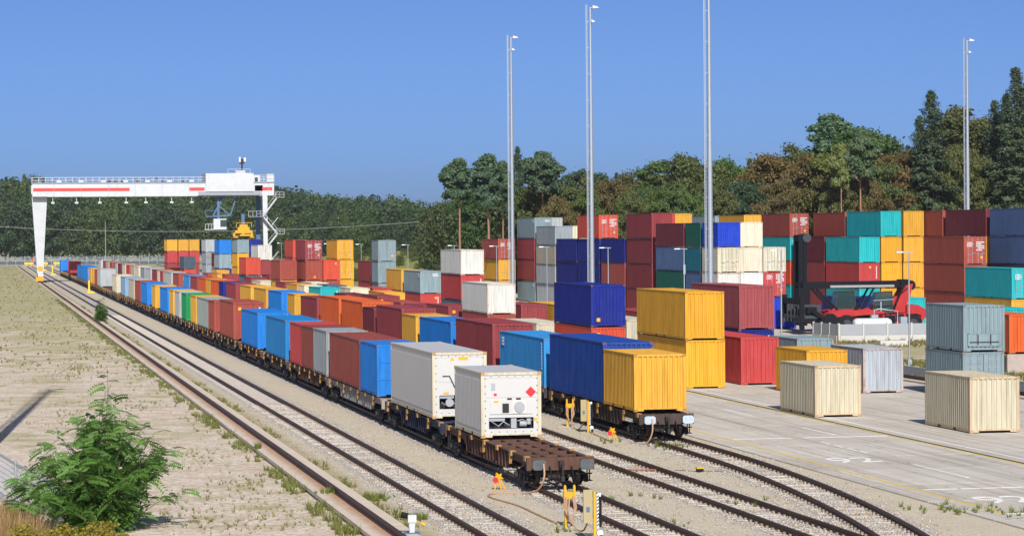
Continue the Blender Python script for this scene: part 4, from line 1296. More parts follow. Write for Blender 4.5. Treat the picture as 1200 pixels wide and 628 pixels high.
FP = MB().box(-.05,.05,-.06,.06,0,3.3).mesh('post', STEEL)
for i in range(58): part('post', FP, fe, loc=(i*3.0,-.08,0))
for xx, lab in ((15.8,'yellow buffer stop at the end of the empty track'),(20.53,'yellow buffer stop behind the near train'),(25.27,'yellow buffer stop at the end of the middle track')):
    t = thing('buffer_stop', lab, 'buffer stop', (xx,908,0), 0, 'buffer stops')
    mb = MB()
    for s in (-1,1): mb.bar((s*.8,0,.1),(s*.8,0,1.5),.22); mb.bar((s*.8,2.2,.1),(s*.8,.0,1.2),.2)
    part('frame', mb.mesh('frame', YPOST), t)
    part('crossbeam', MB().box(-1.4,1.4,-.25,-.12,.8,1.4).mesh('crossbeam', YPOST), t)
    if xx < 16: part('warning_sign', MB().cyl((1.2,-.05,2.3),(1.2,.0,2.3),.4,n=16).box(1.16,1.24,.01,.06,.2,2.3).mesh('warning_sign', REDS), t)
for i,(xx,yy,h_,lab) in enumerate(((18.2,466.7,1.5,'yellow post beside the near train under the grey container'),(18.1,800,2.0,'yellow post beyond the white crane leg'),(18.1,700,1.8,'short yellow post behind the crane leg'))):
    t = thing('hose_post', lab, 'post', (xx,yy,0), 0, 'yellow posts between the tracks')
    part('post', MB().box(-.14,.14,-.1,.1,0,h_+.6).mesh('post', YPOST), t); part('foot', MB().box(-.3,.9,-.3,.3,0,.25).mesh('foot', YPOST), t)
CABM = flat('cable_grey', (.28,.29,.29), .6)
pts = []
xa, xb = -30.0, 109.0
def cz(x): return 10.65+.00074*(x-54.5)**2+.0079*(x-54.5)
for i in range(33):
    f = i/32; x = xa+(xb-xa)*f
    pts.append((x, 634-.2*x, cz(x)))
single('overhead_cable', MB().tube(pts,.045,5).mesh('overhead_cable', CABM), 'single sagging overhead cable in front of the dark wood', 'cable')
for x,y,z_ in ((xa,634-.2*xa,cz(xa)),(xb,634-.2*xb,cz(xb))):
    t = thing('utility_pole', 'wooden pole holding the overhead cable %s' % ('past the crane' if x < 0 else 'among the pines'), 'pole', (x,y,0), 0, 'cable poles')
    part('shaft', MB().cyl((0,0,0),(0,0,z_+.1),.16,.11,8).mesh('shaft', flat('pole_wood',(.16,.11,.08),.9)), t)
    part('insulator', MB().cyl((0,0,z_+.1),(0,0,z_+.4),.05,n=6).mesh('insulator', DARK), t)
# ------------------------------------------------------------------ lifting machines
MRED = flat('machine_red', (.36,.022,.022), .5, 0, .3, 1.6)
MBLK = flat('machine_black', (.009,.010,.014), .55, 0, .25, 1.5)
MGREY = flat('machine_grey', (.05,.053,.06), .5, .3, .15, 1.5)
def wheels(t, spots, r, wd):
    for x,y in spots:
        tw = part('wheel', MB().cyl((x,y-wd/2,r),(x,y+wd/2,r),r,n=22).mesh('wheel', BLACK), t)
        part('rim', MB().cyl((x,y-wd/2-.03,r),(x,y-wd/2+.0,r),r*.5,n=16).cyl((x,y-wd/2-.06,r),(x,y-wd/2-.031,r),r*.22,n=10).mesh('rim', MGREY), tw)
t = thing('reach_stacker', 'red reach stacker with long black boom lowered, behind the panel fence', 'reach stacker', (79.6,240.0,.03))
def rp(name, mb, mat, parent=None): return part(name, mb.mesh(name, mat), parent or t)
wheels(t, [(-1.6,-1.55),(-1.6,1.55),(-2.5+.9-1.6+.0,-1.55+.0)] if False else [(-1.5,-1.6),(-1.5,1.6),(5.0,-1.35),(5.0,1.35)], .86, .75)
ch = MB()
ch.prism([(-3.0,1.0),(-3.2,1.55),(-2.2,1.85),(2.6,1.85),(3.6,1.75),(5.9,1.9),(5.9,1.0),(4.3,.75),(-.4,.75)],'y',-1.15,1.15)
rp('chassis', ch, MRED)
mb = MB()
mb.prism([(3.4,1.85),(3.9,3.2),(4.6,4.35),(5.25,4.5),(5.0,3.4),(4.55,2.4),(4.6,1.85)],'y',-.95,-.65); mb.prism([(3.4,1.85),(3.9,3.2),(4.6,4.35),(5.25,4.5),(5.0,3.4),(4.55,2.4),(4.6,1.85)],'y',.65,.95)
rp('boom_tower', mb, MRED)
mb = MB()
for yy in (-.98,-.6): mb.tube([(3.2,yy,1.95),(3.6,yy,2.6),(4.0,yy,3.5),(4.7,yy,4.1)],.05,6)
for xx in (.4,.9,2.4,2.9): mb.tube([(xx,-1.2,1.9),(xx+.2,-1.25,1.3),(xx+.6,-1.2,1.1)],.04,5)
mb.box(-.3,.9,-1.3,-1.16,1.05,1.6); mb.box(2.4,3.4,-1.3,-1.16,.9,1.6); mb.box(3.5,4.2,-1.42,-1.16,1.2,1.7); mb.box(-.6,3.6,-1.2,-1.16,1.72,1.80)
rp('hydraulic_line', mb, MBLK)
mb = MB(); mb.prism([(4.5,1.7),(4.5,2.5),(5.6,2.55),(6.3,2.15),(6.35,1.45),(6.0,1.0),(5.9,1.0),(5.9,1.6),(5.4,1.75)],'y',-1.35,1.35)
rp('counterweight', mb, MRED)
mb = MB(); mb.prism([(-3.6,1.5),(-3.2,1.95),(-1.6,2.25),(-.6,2.1),(.6,2.25),(2.2,1.95),(2.2,1.8),(-3.2,1.45)],'y',-1.75,-.9)
mb.prism([(-3.6,1.5),(-3.2,1.95),(-1.6,2.25),(-.6,2.1),(.6,2.25),(2.2,1.95),(2.2,1.8),(-3.2,1.45)],'y',.9,1.75)
rp('mudguard', mb, MRED)
bo = rp('boom', MB().hexa([(-5.2,-.45,4.10),(5.2,-.45,4.15),(5.2,.45,4.15),(-5.2,.45,4.10)],[(-5.2,-.45,4.75),(5.2,-.45,4.80),(5.2,.45,4.80),(-5.2,.45,4.75)]), MBLK)
rp('inner_boom', MB().box(-2.6,3.6,-.50,-.451,4.2,4.42), flat('worn_steel',(.42,.40,.37),.4,.7,.2), bo)
rp('boom_pivot', MB().cyl((5.15,-.7,4.35),(5.15,.7,4.35),.46,n=16).box(4.2,5.0,-.62,.62,3.8,4.9), MBLK)
for s in (-.8,.8):
    mb = MB(); mb.cyl((.0,s,1.7),(.95,s,3.2),.17,n=10); mb.cyl((.95,s,3.2),(1.5,s,4.15),.10,n=10)
    rp('lift_cylinder', mb, MBLK)
cb = rp('operator_cab', MB().prism([(1.6,1.95),(1.5,2.6),(1.9,3.75),(3.3,3.8),(3.35,1.95)],'y',-.6,.6), GLASS)
mb = MB()
for p0,p1 in (((1.5,-.62,2.0),(1.5,-.62,2.6)),((1.5,-.62,2.6),(1.9,-.62,3.75)),((1.9,-.62,3.75),(3.3,-.62,3.8)),((3.3,-.62,3.8),(3.35,-.62,2.0)),((1.5,-.62,2.0),(3.35,-.62,2.0)),((1.5,-.62,2.55),(3.35,-.62,2.5))): mb.bar(p0,p1,.1)
rp('cab_frame', mb, MGREY, cb)
rp('cab_seat', MB().box(2.2,2.8,-.25,.25,2.0,2.9), DARK, cb)
mb = MB(); mb.box(1.9,2.0,-1.5,-1.45,2.0,2.9); mb.bar((1.2,-1.5,3.0),(3.2,-1.5,3.1),.05)
rp('handrail', mb, STEEL)
mb = MB()
mb.box(-5.7,-4.6,-.7,.7,2.6,4.2); mb.prism([(-5.9,2.6),(-4.4,2.6),(-3.6,1.2),(-5.4,.9)],'y',-.5,.5)
mb.box(-5.6,-4.7,-3.0,3.0,1.9,2.5); mb.bar((-5.2,-3.0,2.2),(-3.0,-3.0,.9),.35); mb.bar((-4.4,-.3,4.2),(-2.4,-.3,2.2),.22); mb.bar((-3.9,-.3,4.1),(-1.6,-.3,1.9),.18)
mb.prism([(-5.0,.9),(-3.6,1.9),(-3.2,1.9),(-1.9,.85),(-1.9,.65),(-5.0,.65)],'y',-3.2,-2.9)
mb.box(-6.6,-4.8,-3.15,-2.95,1.1,1.4); mb.bar((-6.9,-3.0,1.0),(-5.8,-3.0,2.2),.25); mb.box(-6.3,-5.9,-3.1,-2.7,.5,3.4)
sp = rp('spreader', mb, MBLK)
mb = MB(); mb.box(-6.1,-3.4,3.3-.4,3.3,1.0,1.4); mb.box(-5.9,-4.2,-2.9,3.2,1.45,1.75)
for yy in (-2.2,-1.1,0,1.1,2.2): mb.box(-5.95,-4.1,yy-.12,yy+.12,1.1,2.7)
rp('spreader_beam', mb, MGREY, sp)
rp('beacon', MB().cyl((5.0,0,4.82),(5.0,0,5.05),.1,n=8), ORANGE)
# second machine: mast lift truck behind
t = thing('mast_truck', 'black tall-masted container handler behind the reach stacker', 'forklift', (78.6,247.0,.03))
wheels(t, [(.2,-1.5),(.2,1.5),(4.6,-1.2),(4.6,1.2)], .8, .7)
mb = MB()
for s in (-.75,.75):
    mb.box(-2.55,-2.15,s-.16,s+.16,.5,9.0); mb.box(-2.10,-1.75,s-.12,s+.12,.5,8.8)
mb.box(-2.5,-1.8,-.9,.9,8.5,9.1); mb.box(-2.5,-1.9,-.9,.9,4.2,4.6); mb.box(-2.0,-1.6,-.1,.1,.6,8.2)
rp('lift_mast', mb, MBLK)
rp('chain_pulley', MB().cyl((-1.75,-.95,8.8),(-1.75,.95,8.8),.42,n=14), MGREY)
rp('carriage', MB().box(-3.1,-2.56,-3,3,2.6,3.1).box(-3.2,-2.7,-3.1,-2.6,1.2,3.4).box(-3.2,-2.7,2.6,3.1,1.2,3.4), MBLK)
rp('chassis', MB().prism([(-1.7,.7),(-1.7,1.7),(1.2,2.0),(5.6,2.1),(5.8,1.0),(4.9,.7)],'y',-1.2,1.2), MRED)
cb = rp('operator_cab', MB().prism([(1.0,2.0),(1.3,3.7),(2.9,3.75),(3.1,2.0)],'y',-.7,.7), GLASS)
mb = MB()
for p0,p1 in (((1.0,-.72,2.0),(1.3,-.72,3.7)),((1.3,-.72,3.7),(2.9,-.72,3.75)),((2.9,-.72,3.75),(3.1,-.72,2.0)),((1.0,-.72,2.0),(3.1,-.72,2.0))): mb.bar(p0,p1,.12)
rp('cab_frame', mb, MGREY, cb)

# ------------------------------------------------------------------ panel fence round the fuel tank
PANEL = flat('grey_fence_panel', (.29,.31,.33), .6, 0, .1, .8)
PWHT = flat('white_plinth', (.46,.45,.43), .8, 0, .1, 2)
pf = thing('panel_fence', 'low grey panel fence with white posts round the fuel tank', 'fence', (71.8,221.0,0))
def pf_run(p0, p1, n):
    p0, p1 = Vector(p0), Vector(p1); d = p1-p0; ang = math.atan2(d.y,d.x)
    for i in range(n):
        a = p0+d*i/n; l = d.length/n
        part('fence_panel', MB().box(.09,l-.09,-.04,.04,.56,1.5).box(.09,l-.09,-.05,.05,.60,.64).mesh('fence_panel', PANEL), pf, loc=a, rotz=ang)
        part('plinth_block', MB().box(.09,l-.09,-.12,.12,0,.54).mesh('plinth_block', PWHT), pf, loc=a, rotz=ang)
    for i in range(n+1):
        part('post', MB().box(-.075,.075,-.075,.075,0,1.58).mesh('post', PWHT), pf, loc=p0+d*i/n, rotz=ang)
pf_run((0,0,0),(10.8,0,0),5)
pf_run((-.0,.25,0),(-.5,5.6,0),3)
t = thing('fuel_tank', 'horizontal white fuel tank with hose rack behind the panel fence', 'tank', (75.6,223.5,0))
mb = MB(); ax = [(-1.75,.25),(-1.65,.5),(-1.4,.62),(1.4,.62),(1.65,.5),(1.75,.25)]
for (x0,r0),(x1,r1) in zip(ax,ax[1:]): mb.cyl((x0,0,1.3),(x1,0,1.3),r0,r1,18,caps=False)
part('vessel', mb.mesh('vessel', CWHITE), t)
part('saddle', MB().box(-1.2,-.9,-.5,.5,0,.8).box(.9,1.2,-.5,.5,0,.8).mesh('saddle', PANEL), t)
mb = MB(); mb.tube([(.2,0,1.9),(.2,0,2.6),(.7,0,2.7),(2.3,0,2.5),(2.3,0,.3)],.05); mb.box(-.1,.5,-.2,.2,1.9,2.2); mb.box(2.5,3.1,-.3,.3,.2,2.0)
part('pump', mb.mesh('pump', STEEL), t)
single('concrete_block', MB().hexa([(-1.2,-.5,0),(1.2,-.5,0),(1.2,.5,0),(-1.2,.5,0)],[(-1.15,-.45,.42),(1.15,-.45,.42),(1.15,.45,.42),(-1.15,.45,.42)]).mesh('concrete_block', PWHT), 'pale concrete block lying on grass before the panel fence', 'block', (73.6,212.5,0))
single('skip_bin', MB().prism([(-.6,0),(1.1,0),(1.6,1.7),(-1.1,1.7)],'y',-1,1).mesh('skip_bin', flat('bin_orange',(.85,.30,.04),.5)), 'orange skip bin beside the reach stacker wheel', 'bin', (84.0,229.0,.03))
# stone-faced platform with an orange box on it
PST = flat('pinkish_stone_wall', (.36,.30,.27), .95, 0, .25, 3.0)
pl = thing('loading_platform', 'pinkish stone retaining wall carrying the orange container', 'wall', (66.6,169.4,0))
part('fill', MB().box(0.05,30,.05,13.5,0,1.14).box(4.9,30,13.5,21.6,0,1.14).mesh('fill', GROUND), pl)
for i in range(12): part('wall_block', MB().box(i*1.5+.01,i*1.5+1.49,-.12,.12,0,1.2+.01*(i%3)).mesh('wall_block', PST), pl)
container(67.1,170.2,1.2,40,0,'orange','wall','orange container standing on the stone platform at the picture edge','yard platform containers')
container(72.0,184.0,1.2,20,0,'teal','wall','turquoise container behind the orange one on the stone platform','yard platform containers')
# ------------------------------------------------------------------ vegetation
def leaf_mat(name, sat=1.0, trans=.22):
    m, nt, b = new_mat(name)
    oi = node(nt,'ShaderNodeObjectInfo')
    g = node(nt,'ShaderNodeNewGeometry')
    f = noise(nt, g.outputs['Position'], .55, 4, .6)
    f2 = noise(nt, g.outputs['Position'], 4.0, 2, .6)
    c = mix(nt, oi.outputs['Color'], (.03,.05,.02), math_n(nt,'MULTIPLY',ramp(nt,f2,[(.35,0.0),(.75,1.0)]),.3))
    c = mix(nt, c, (.13,.115,.03), math_n(nt,'MULTIPLY',ramp(nt,f,[(.5,0.0),(.8,1.0)]),.3))
    nt.links.new(c, b.inputs['Base Color']); b.inputs['Roughness'].default_value = .65
    tl = node(nt,'ShaderNodeBsdfTranslucent'); nt.links.new(c, tl.inputs[0])
    mx = node(nt,'ShaderNodeMixShader'); mx.inputs[0].default_value = trans
    nt.links.new(b.outputs[0], mx.inputs[1]); nt.links.new(tl.outputs[0], mx.inputs[2])
    nt.links.new(mx.outputs[0], nt.nodes['Material Output'].inputs[0])
    return m
LEAF = leaf_mat('foliage', 1, .42); NEEDLE = leaf_mat('needles', 1, .08)
BARK = flat('grey_bark', (.12,.09,.07), .95, 0, .3, 3); PBARK = flat('pine_bark', (.27,.145,.09), .95, 0, .3, 2)

def unit(v): return v/np.maximum(np.linalg.norm(v,axis=-1,keepdims=True),1e-6)
def leaf_quads(P, N, size, rg, asp=1.0):
    """small leaf-clump faces at P facing roughly N"""
    n = len(P)
    r = unit(rg.normal(size=(n,3))); a = unit(np.cross(N,r)); b_ = np.cross(N,a)
    s = size*(.6+.8*rg.random((n,1)))
    j = lambda: .7+.6*rg.random((n,1))
    V = np.stack([P-a*s*j()-b_*s*asp*j()*.5, P+a*s*j()*.6-b_*s*asp*j(), P+a*s*j()+b_*s*asp*j()*.4, P-a*s*j()*.5+b_*s*asp*j()],1).reshape(-1,3)
    return V, np.arange(4*n).reshape(n,4)
def join(lst):
    Vs, Qs, o = [], [], 0
    for V,Q in lst: Vs.append(V); Qs.append(Q+o); o += len(V)
    return np.concatenate(Vs), np.concatenate(Qs)
def broad_crown(h, r, base, seed, nl=22, per=230, size=.34):
    rg = np.random.default_rng(seed); out = []
    zc, hz = (h+base)/2, (h-base)/2
    for i in range(nl):
        u = -.92+1.84*(i+.5)/nl
        ring = r*np.sqrt(max(.05,1-abs(u)**2.2))*(.8 if u < 0 else 1.0)
        a = i*2.4+rg.random()*1.4; d = ring*(.15+.95*rg.random())
        c = np.array([math.cos(a)*d, math.sin(a)*d, zc+u*hz*(.80+.22*rg.random())]); lr = r*(.10+.24*rg.random()**1.6)*(1-.3*max(0,u))
        N = unit(rg.normal(size=(per,3))); N[:,2] = np.where(N[:,2] < -.3, -N[:,2]*.6, N[:,2]); N = unit(N)
        rad = lr*(.45+.75*rg.random((per,1)))
        P = c+N*rad*np.array([1,1,.75])+rg.normal(size=(per,3))*np.array([.2,.2,.13])*(.4+1.4*rg.random((per,1))**2)
        out.append(leaf_quads(P, unit(N+.75*rg.normal(size=N.shape)), size, rg))
    return join(out)
def spruce_crown(h, r, base, seed, size=.30, dens=1.0):
    rg = np.random.default_rng(seed); out = []
    z = base
    while z < h-.3:
        f = (z-base)/(h-base); rr = r*(1-f)**.95*(.62+.6*rg.random())+.14
        nb = int(8+4*(1-f))
        for k in range(nb):
            a = rg.random()*6.283; L = rr*(.7+.45*rg.random()); n = int(max(40,L*16*dens))
            t = rg.random((n,1))**.75; d = np.array([math.cos(a),math.sin(a),0]); sd = np.array([-math.sin(a),math.cos(a),0])
            P = np.array([0,0,z])+d*t*L+np.array([0,0,1.])*(-.42*t*L*(1-.35*t)+.0)+sd*rg.normal(size=(n,1))*(.05+.11*L*(1.05-t))+np.array([0,0,1.])*rg.normal(size=(n,1))*.05
            P[:,2] -= .16*np.abs(rg.normal(size=n))
            N = unit(np.array([0,0,.8])+d*.55+rg.normal(size=(n,3))*.55)
            out.append(leaf_quads(P,N,size*(.5+.6*(1-f)),rg,.55))
        z += (.46+.26*rg.random())*(1-.62*f)
    return join(out)
def pine_crown(h, r, base, seed, size=.30):
    rg = np.random.default_rng(seed); out = []
    n = 30
    for i in range(n):
        f = (i+.5)/n; z = base+(h-base)*f; ring = r*(.30+.70*math.sin(math.pi*min(1,.2+.72*f)))*.75
        a = i*2.4+rg.random(); d = ring*(.15+1.15*rg.random())*(1-.7*f**3); lr = r*(.12+.22*rg.random())
        c = np.array([math.cos(a)*d,math.sin(a)*d,z]); per = 560
        N = unit(rg.normal(size=(per,3))); N[:,2] = np.abs(N[:,2])*.9-.15; N = unit(N)
        out.append(leaf_quads(c+N*lr*(.5+.55*rg.random((per,1)))*np.array([1.25,1.25,.7])+rg.normal(size=(per,3))*.10, unit(N+.7*rg.normal(size=N.shape)), size, rg))
    return join(out)
def trunk_mesh(h, r0, mat, base, seed, limbs=7, spread=2.5, name='trunk'):
    rg = random.Random(seed); mb = MB()
    pts = [(rg.uniform(-.12,.12)*k*.35, rg.uniform(-.12,.12)*k*.35, h*k/6) for k in range(7)]; pts[0] = (0,0,-.2)
    mb.tube(pts,[r0*(1-.8*k/6) for k in range(7)],7)
    for i in range(limbs):
        z = base+(h*.92-base)*(i+.3)/limbs; a = rg.uniform(0,6.28); l = spread*(1-.5*i/limbs)
        mb.tube([(0,0,z),(math.cos(a)*l*.5,math.sin(a)*l*.5,z+l*.25),(math.cos(a)*l,math.sin(a)*l,z+l*.6)],[r0*.32,r0*.2,r0*.06],5)
    return mb.mesh(name, mat)
TREES = {}
for k in range(4):
    V,Q = broad_crown(10,3.6,1.6,100+k,84,430,.080); TREES['broad%d'%k] = (np_mesh('crown',V,Q,LEAF), trunk_mesh(9,.24,BARK,2.5,k,9,2.2), 10)
for k in range(2):
    V,Q = broad_crown(12,2.6,2.0,200+k,72,350,.076); TREES['slim%d'%k] = (np_mesh('crown',V,Q,LEAF), trunk_mesh(11.4,.2,BARK,2.5,30+k,9,1.6), 12)
for k in range(3):
    V,Q = spruce_crown(14,3.3,.8,300+k,.10,5.0); TREES['spruce%d'%k] = (np_mesh('crown',V,Q,NEEDLE), trunk_mesh(11.5,.15,BARK,1,60+k,4,1.0), 14)
for k in range(3):
    V,Q = pine_crown(14,2.1,(8.2,10.2,9.2)[k],400+k,.09); TREES['pine%d'%k] = (np_mesh('crown',V,Q,NEEDLE), trunk_mesh(13.4,.18,PBARK,9.6,90+k,6,1.2), 14)
tot = {}
def tree(kind, x, y, h, col, label, wide=1.0, group='trees along the wood edge'):
    cm, tm, h0 = TREES[kind]
    s = h/h0
    nm = {'b':'broadleaf_tree','s':'spruce_tree','p':'pine_tree'}[kind[0]] if not kind.startswith('slim') else 'broadleaf_tree'
    t = thing(nm, label, 'tree', (x,y,-.05), random.uniform(0,6.28), group)
    c = part('crown', cm, t, tuple(v*random.uniform(.88,1.12) for v in col)); tr__ = part('trunk', tm, t)
    c.scale = tr__.scale = (s*wide,s*wide,s)
    return t
G1=(.075,.135,.038); G2=(.11,.18,.042); OL=(.125,.155,.04); BR=(.165,.14,.042); OR=(.20,.135,.04); SPR=(.044,.078,.032); PIN=(.060,.110,.050); YG=(.19,.21,.04)
CNM = {G1:'dark green',G2:'green',OL:'olive green',BR:'brownish',OR:'rust-tinged',SPR:'dark',PIN:'bluish green',YG:'yellow-green'}
# skyline of the near wood: picture column, top row, depth, kind, colour, width
def place(px, zc):
    X_ = (px+23.7)*.98123*zc/3172.16
    return X_, (zc-X_*.19283)/.98123
NEAR = [
 (538,189,412,'pine1',PIN,1.0),(572,185,410,'pine2',PIN,1.1),(589,192,414,'pine1',PIN,.75),(607,167,436,'spruce0',SPR,.95),(622,189,446,'pine2',PIN,1.1),(636,181,414,'pine1',PIN,1.05),
 (552,222,452,'broad1',G1,.9),(585,215,455,'broad0',G1,1.0),(625,222,425,'broad2',OL,1.0),(648,212,420,'broad3',OL,1.1),(663,205,440,'slim0',G1,1.2),(682,194,436,'broad0',PIN,1.1),
 (702,206,424,'broad1',OL,1.0),(723,198,446,'spruce1',SPR,.8),(716,212,418,'broad2',BR,.9),(738,205,426,'broad3',OL,1.0),(752,206,440,'slim1',BR,1.0),(764,212,424,'broad0',G1,.8),
 (777,182,428,'slim0',G2,1.25),(792,194,444,'slim1',G1,1.1),(808,184,426,'broad2',OL,1.15),(825,192,440,'broad1',G1,.95),(842,198,424,'slim1',OL,1.1),(857,189,428,'broad3',G2,1.05),
 (879,181,446,'spruce2',SPR,.85),(872,206,420,'broad0',PIN,.9),(893,196,436,'slim0',PIN,1.1),(906,180,424,'broad1',OR,1.15),(921,186,438,'broad2',BR,1.0),(936,168,428,'slim1',OL,1.05),
 (950,184,420,'broad3',OR,1.0),(974,139,436,'pine2',PIN,1.3),(966,180,418,'broad0',BR,1.0),(990,170,416,'broad2',YG,.95),(1008,143,430,'slim0',G2,1.25),(1030,149,440,'slim1',PIN,1.1),
 (1041,152,448,'spruce1',PIN,.9),(1048,176,416,'broad1',OR,1.1),(1028,186,412,'broad3',OL,.9),(1092,100,412,'spruce0',SPR,1.25),(1078,130,424,'spruce2',SPR,1.05),(1064,165,434,'spruce1',SPR,.9),
 (1122,120,426,'slim0',OL,1.15),(1142,124,436,'slim1',BR,1.1),(1112,150,440,'spruce2',SPR,1.0),(1166,111,420,'spruce1',SPR,1.1),(1191,72,410,'spruce2',SPR,1.2),(1180,104,428,'spruce0',SPR,1.1),
 (1205,90,420,'spruce1',SPR,1.2),(1150,150,442,'spruce0',SPR,1.0),(1216,110,432,'spruce2',SPR,1.1),
 (1009,156,404,'pine1',PIN,.8),(986,172,404,'pine1',OL,.65),(1026,150,436,'spruce2',SPR,1.0),(692,196,446,'spruce0',SPR,1.0),(985,205,408,'broad1',BR,.7),(1015,205,408,'broad0',BR,.7),(1132,175,412,'broad2',OL,.8),(912,210,410,'broad3',BR,.8),(835,214,410,'broad1',OL,.8),(690,222,410,'broad3',OL,.8),(655,228,408,'broad1',BR,.7),(770,222,410,'broad2',OL,.8),(800,214,408,'broad0',G2,.75),(740,224,408,'broad2',OL,.7)]
cnt = {}
for px,yt,zc,kind,col,wd in sorted(NEAR):
    X_,Y_ = place(px,zc)
    h = CAM_H+((279.9-.008*(px+24))-yt)*zc/3172.16
    key = (CNM[col], 'spruce' if kind[:2]=='sp' else ('pine' if kind[0]=='p' else ('slender broadleaf tree' if kind[:2]=='sl' else 'round broadleaf tree')))
    cnt[key] = cnt.get(key,0)+1
    lab = '%s %s, %s of its kind along the wood edge from the crane' % (key[0],key[1],ordw(cnt[key]))
    tree(kind, X_, Y_, h, col, lab, wd*(.82 if kind[0] == 'b' else .9 if kind[:2] == 'sl' else 1.0))

# the wood behind and far off: reads as one dark mass, nobody could count it
def low_tree(seed, n=2400):
    rg = np.random.default_rng(seed); out = []
    for i in range(20):
        u = -.9+1.8*(i+.5)/20; ring = .42*np.sqrt(max(.05,1-abs(u)**2.4)); a = i*2.4; d = ring*(.3+.6*rg.random())
        c = np.array([math.cos(a)*d,math.sin(a)*d,.52+u*.40]); lr = .10+.08*rg.random(); per = n//20
        N = unit(rg.normal(size=(per,3))); N[:,2] = np.where(N[:,2]<-.2,-N[:,2],N[:,2])
        out.append(leaf_quads(c+N*lr*(.6+.5*rg.random((per,1))), unit(N+.55*rg.normal(size=N.shape)), 0.0145, rg))
    return join(out)
def low_spruce(seed):
    rg = np.random.default_rng(seed); n = 1400
    t = rg.random(n)**.7; a = rg.random(n)*6.283; r_ = .20*(1-t)**.9*(.35+.75*rg.random(n))+.008
    P = np.stack([np.cos(a)*r_,np.sin(a)*r_,.10+.9*t-.22*r_],1); N = unit(np.stack([np.cos(a),np.sin(a),np.full(n,.7)],1)+.5*rg.normal(size=(n,3)))
    return leaf_quads(P,N,.017,rg,.7)
LOW = [low_tree(s) for s in range(4)]+[low_spruce(s) for s in range(2)]
def zoff(x, y):
    f = lambda t: min(1,max(0,t))**2*(3-2*min(1,max(0,t)))
    return 5.3*f((y-486)/40)*f((x-62)/10)*f((134-x)/12) if 478 < y < 566 and 60 < x < 135 else 0.0
def wood(name, label, spots, col, mat):
    lst = []; rg = np.random.default_rng(len(spots))
    for (x,y,h,k,wd) in spots:
        V,Q = LOW[k]; a = rg.random()*6.283; c_,s_ = math.cos(a),math.sin(a)
        U_ = V*np.array([h*wd,h*wd,h]); U_ = np.stack([U_[:,0]*c_-U_[:,1]*s_+x, U_[:,0]*s_+U_[:,1]*c_+y, U_[:,2]-.4+zoff(x,y)],1)
        lst.append((U_,Q))
    V,Q = join(lst)
    o = struct(name, np_mesh(name,V,Q,mat), label, 'stuff'); o.color = (*col,1)
    return o
rg = np.random.default_rng(5)
groups = [[],[],[],[]]
sky_x = [-60,0,30,60,100,150,200,240,290,330,360,400,440,470,500,530,560]
sky_y = [210,210,208,217,216,216,216,217,215,217,228,230,224,229,237,234,217]
for row,(dz,drop) in enumerate(((0,26),(22,12),(48,3),(75,0))):
    px = -60
    while px < 575:
        zc = np.interp(px,[-60,300,420,575],[985,930,760,560])+dz+rg.uniform(-8,8)
        X_,Y_ = place(px,zc); yt = np.interp(px,sky_x,sky_y)+drop+rg.normal()*4.5
        h = max(5,CAM_H+((279.9-.008*(px+24))-yt)*zc/3172.16)
        k = int(rg.integers(0,4)) if rg.random() < .8 else 4+int(rg.integers(0,2))
        groups[int(rg.integers(0,3))].append((X_,Y_,h*(1.06 if k > 3 else 1),k,rg.uniform(.8,1.1)))
        px += rg.uniform(8,13)*(1 if row < 3 else 1.2)
cl3 = [(.060,.112,.036),(.090,.140,.038),(.048,.090,.040)]
for i in range(3): wood('far_wood','distant dark green wood behind the crane and the train tails',groups[i],cl3[i],LEAF)
# low shrubs and trees filling in behind the individually built edge trees
sp = []
for row in range(3):
    px = 520
    while px < 1260:
        zc = 452+row*16+rg.uniform(-5,5); X_,Y_ = place(px,zc)
        ysk = np.interp(px,[520,640,800,900,960,1050,1100,1200],[228,214,205,204,190,180,165,140])+rg.uniform(0,14)
        h = CAM_H+((279.9-.008*(px+24))-ysk)*zc/3172.16
        sp.append((X_,Y_,h,int(rg.integers(0,6)),rg.uniform(.7,.95))); px += rg.uniform(11,18)
wood('wood_interior','shaded inner wood behind the edge trees',sp,(.085,.115,.04),LEAF)
# green bank before the far wood
sp = []
for i in range(150):
    px = rg.uniform(395,560); zc = rg.uniform(500,535); X_,Y_ = place(px,zc); sp.append((X_,Y_,rg.uniform(.8,2.4),int(rg.integers(0,4)),rg.uniform(1.0,1.6)))
wood('scrub','green scrub on the bank before the pines',sp,(.12,.15,.035),LEAF)

# weeds and grass
def blades(P, hgt, rg, n=9, wid=.02):
    m = len(P); Pn = np.repeat(P,n,0); hh = np.repeat(hgt,n)[:,None]*(.5+.7*rg.random((m*n,1)))
    a = rg.random((m*n,1))*6.283; d = np.concatenate([np.cos(a),np.sin(a),np.zeros_like(a)],1); sd = np.concatenate([-np.sin(a),np.cos(a),np.zeros_like(a)],1)
    b0 = Pn+d*rg.random((m*n,1))*hh*.35
    tip = b0+d*hh*(.15+.55*rg.random((m*n,1)))+np.array([0,0,1.])*hh
    w_ = wid*(.6+.8*rg.random((m*n,1)))*(1+hh)
    V = np.stack([b0-sd*w_,b0+sd*w_,tip],1).reshape(-1,3)
    return V, np.arange(len(V)).reshape(-1,3)
def weeds(name, label, P, hgt, col, n=9, wid=.02, seed=1):
    V,Q = blades(np.asarray(P,float), np.asarray(hgt,float), np.random.default_rng(seed), n, wid)
    o = struct(name, np_mesh(name,V,Q,LEAF), label, 'stuff'); o.color = (*col,1); return o
rg = np.random.default_rng(11)
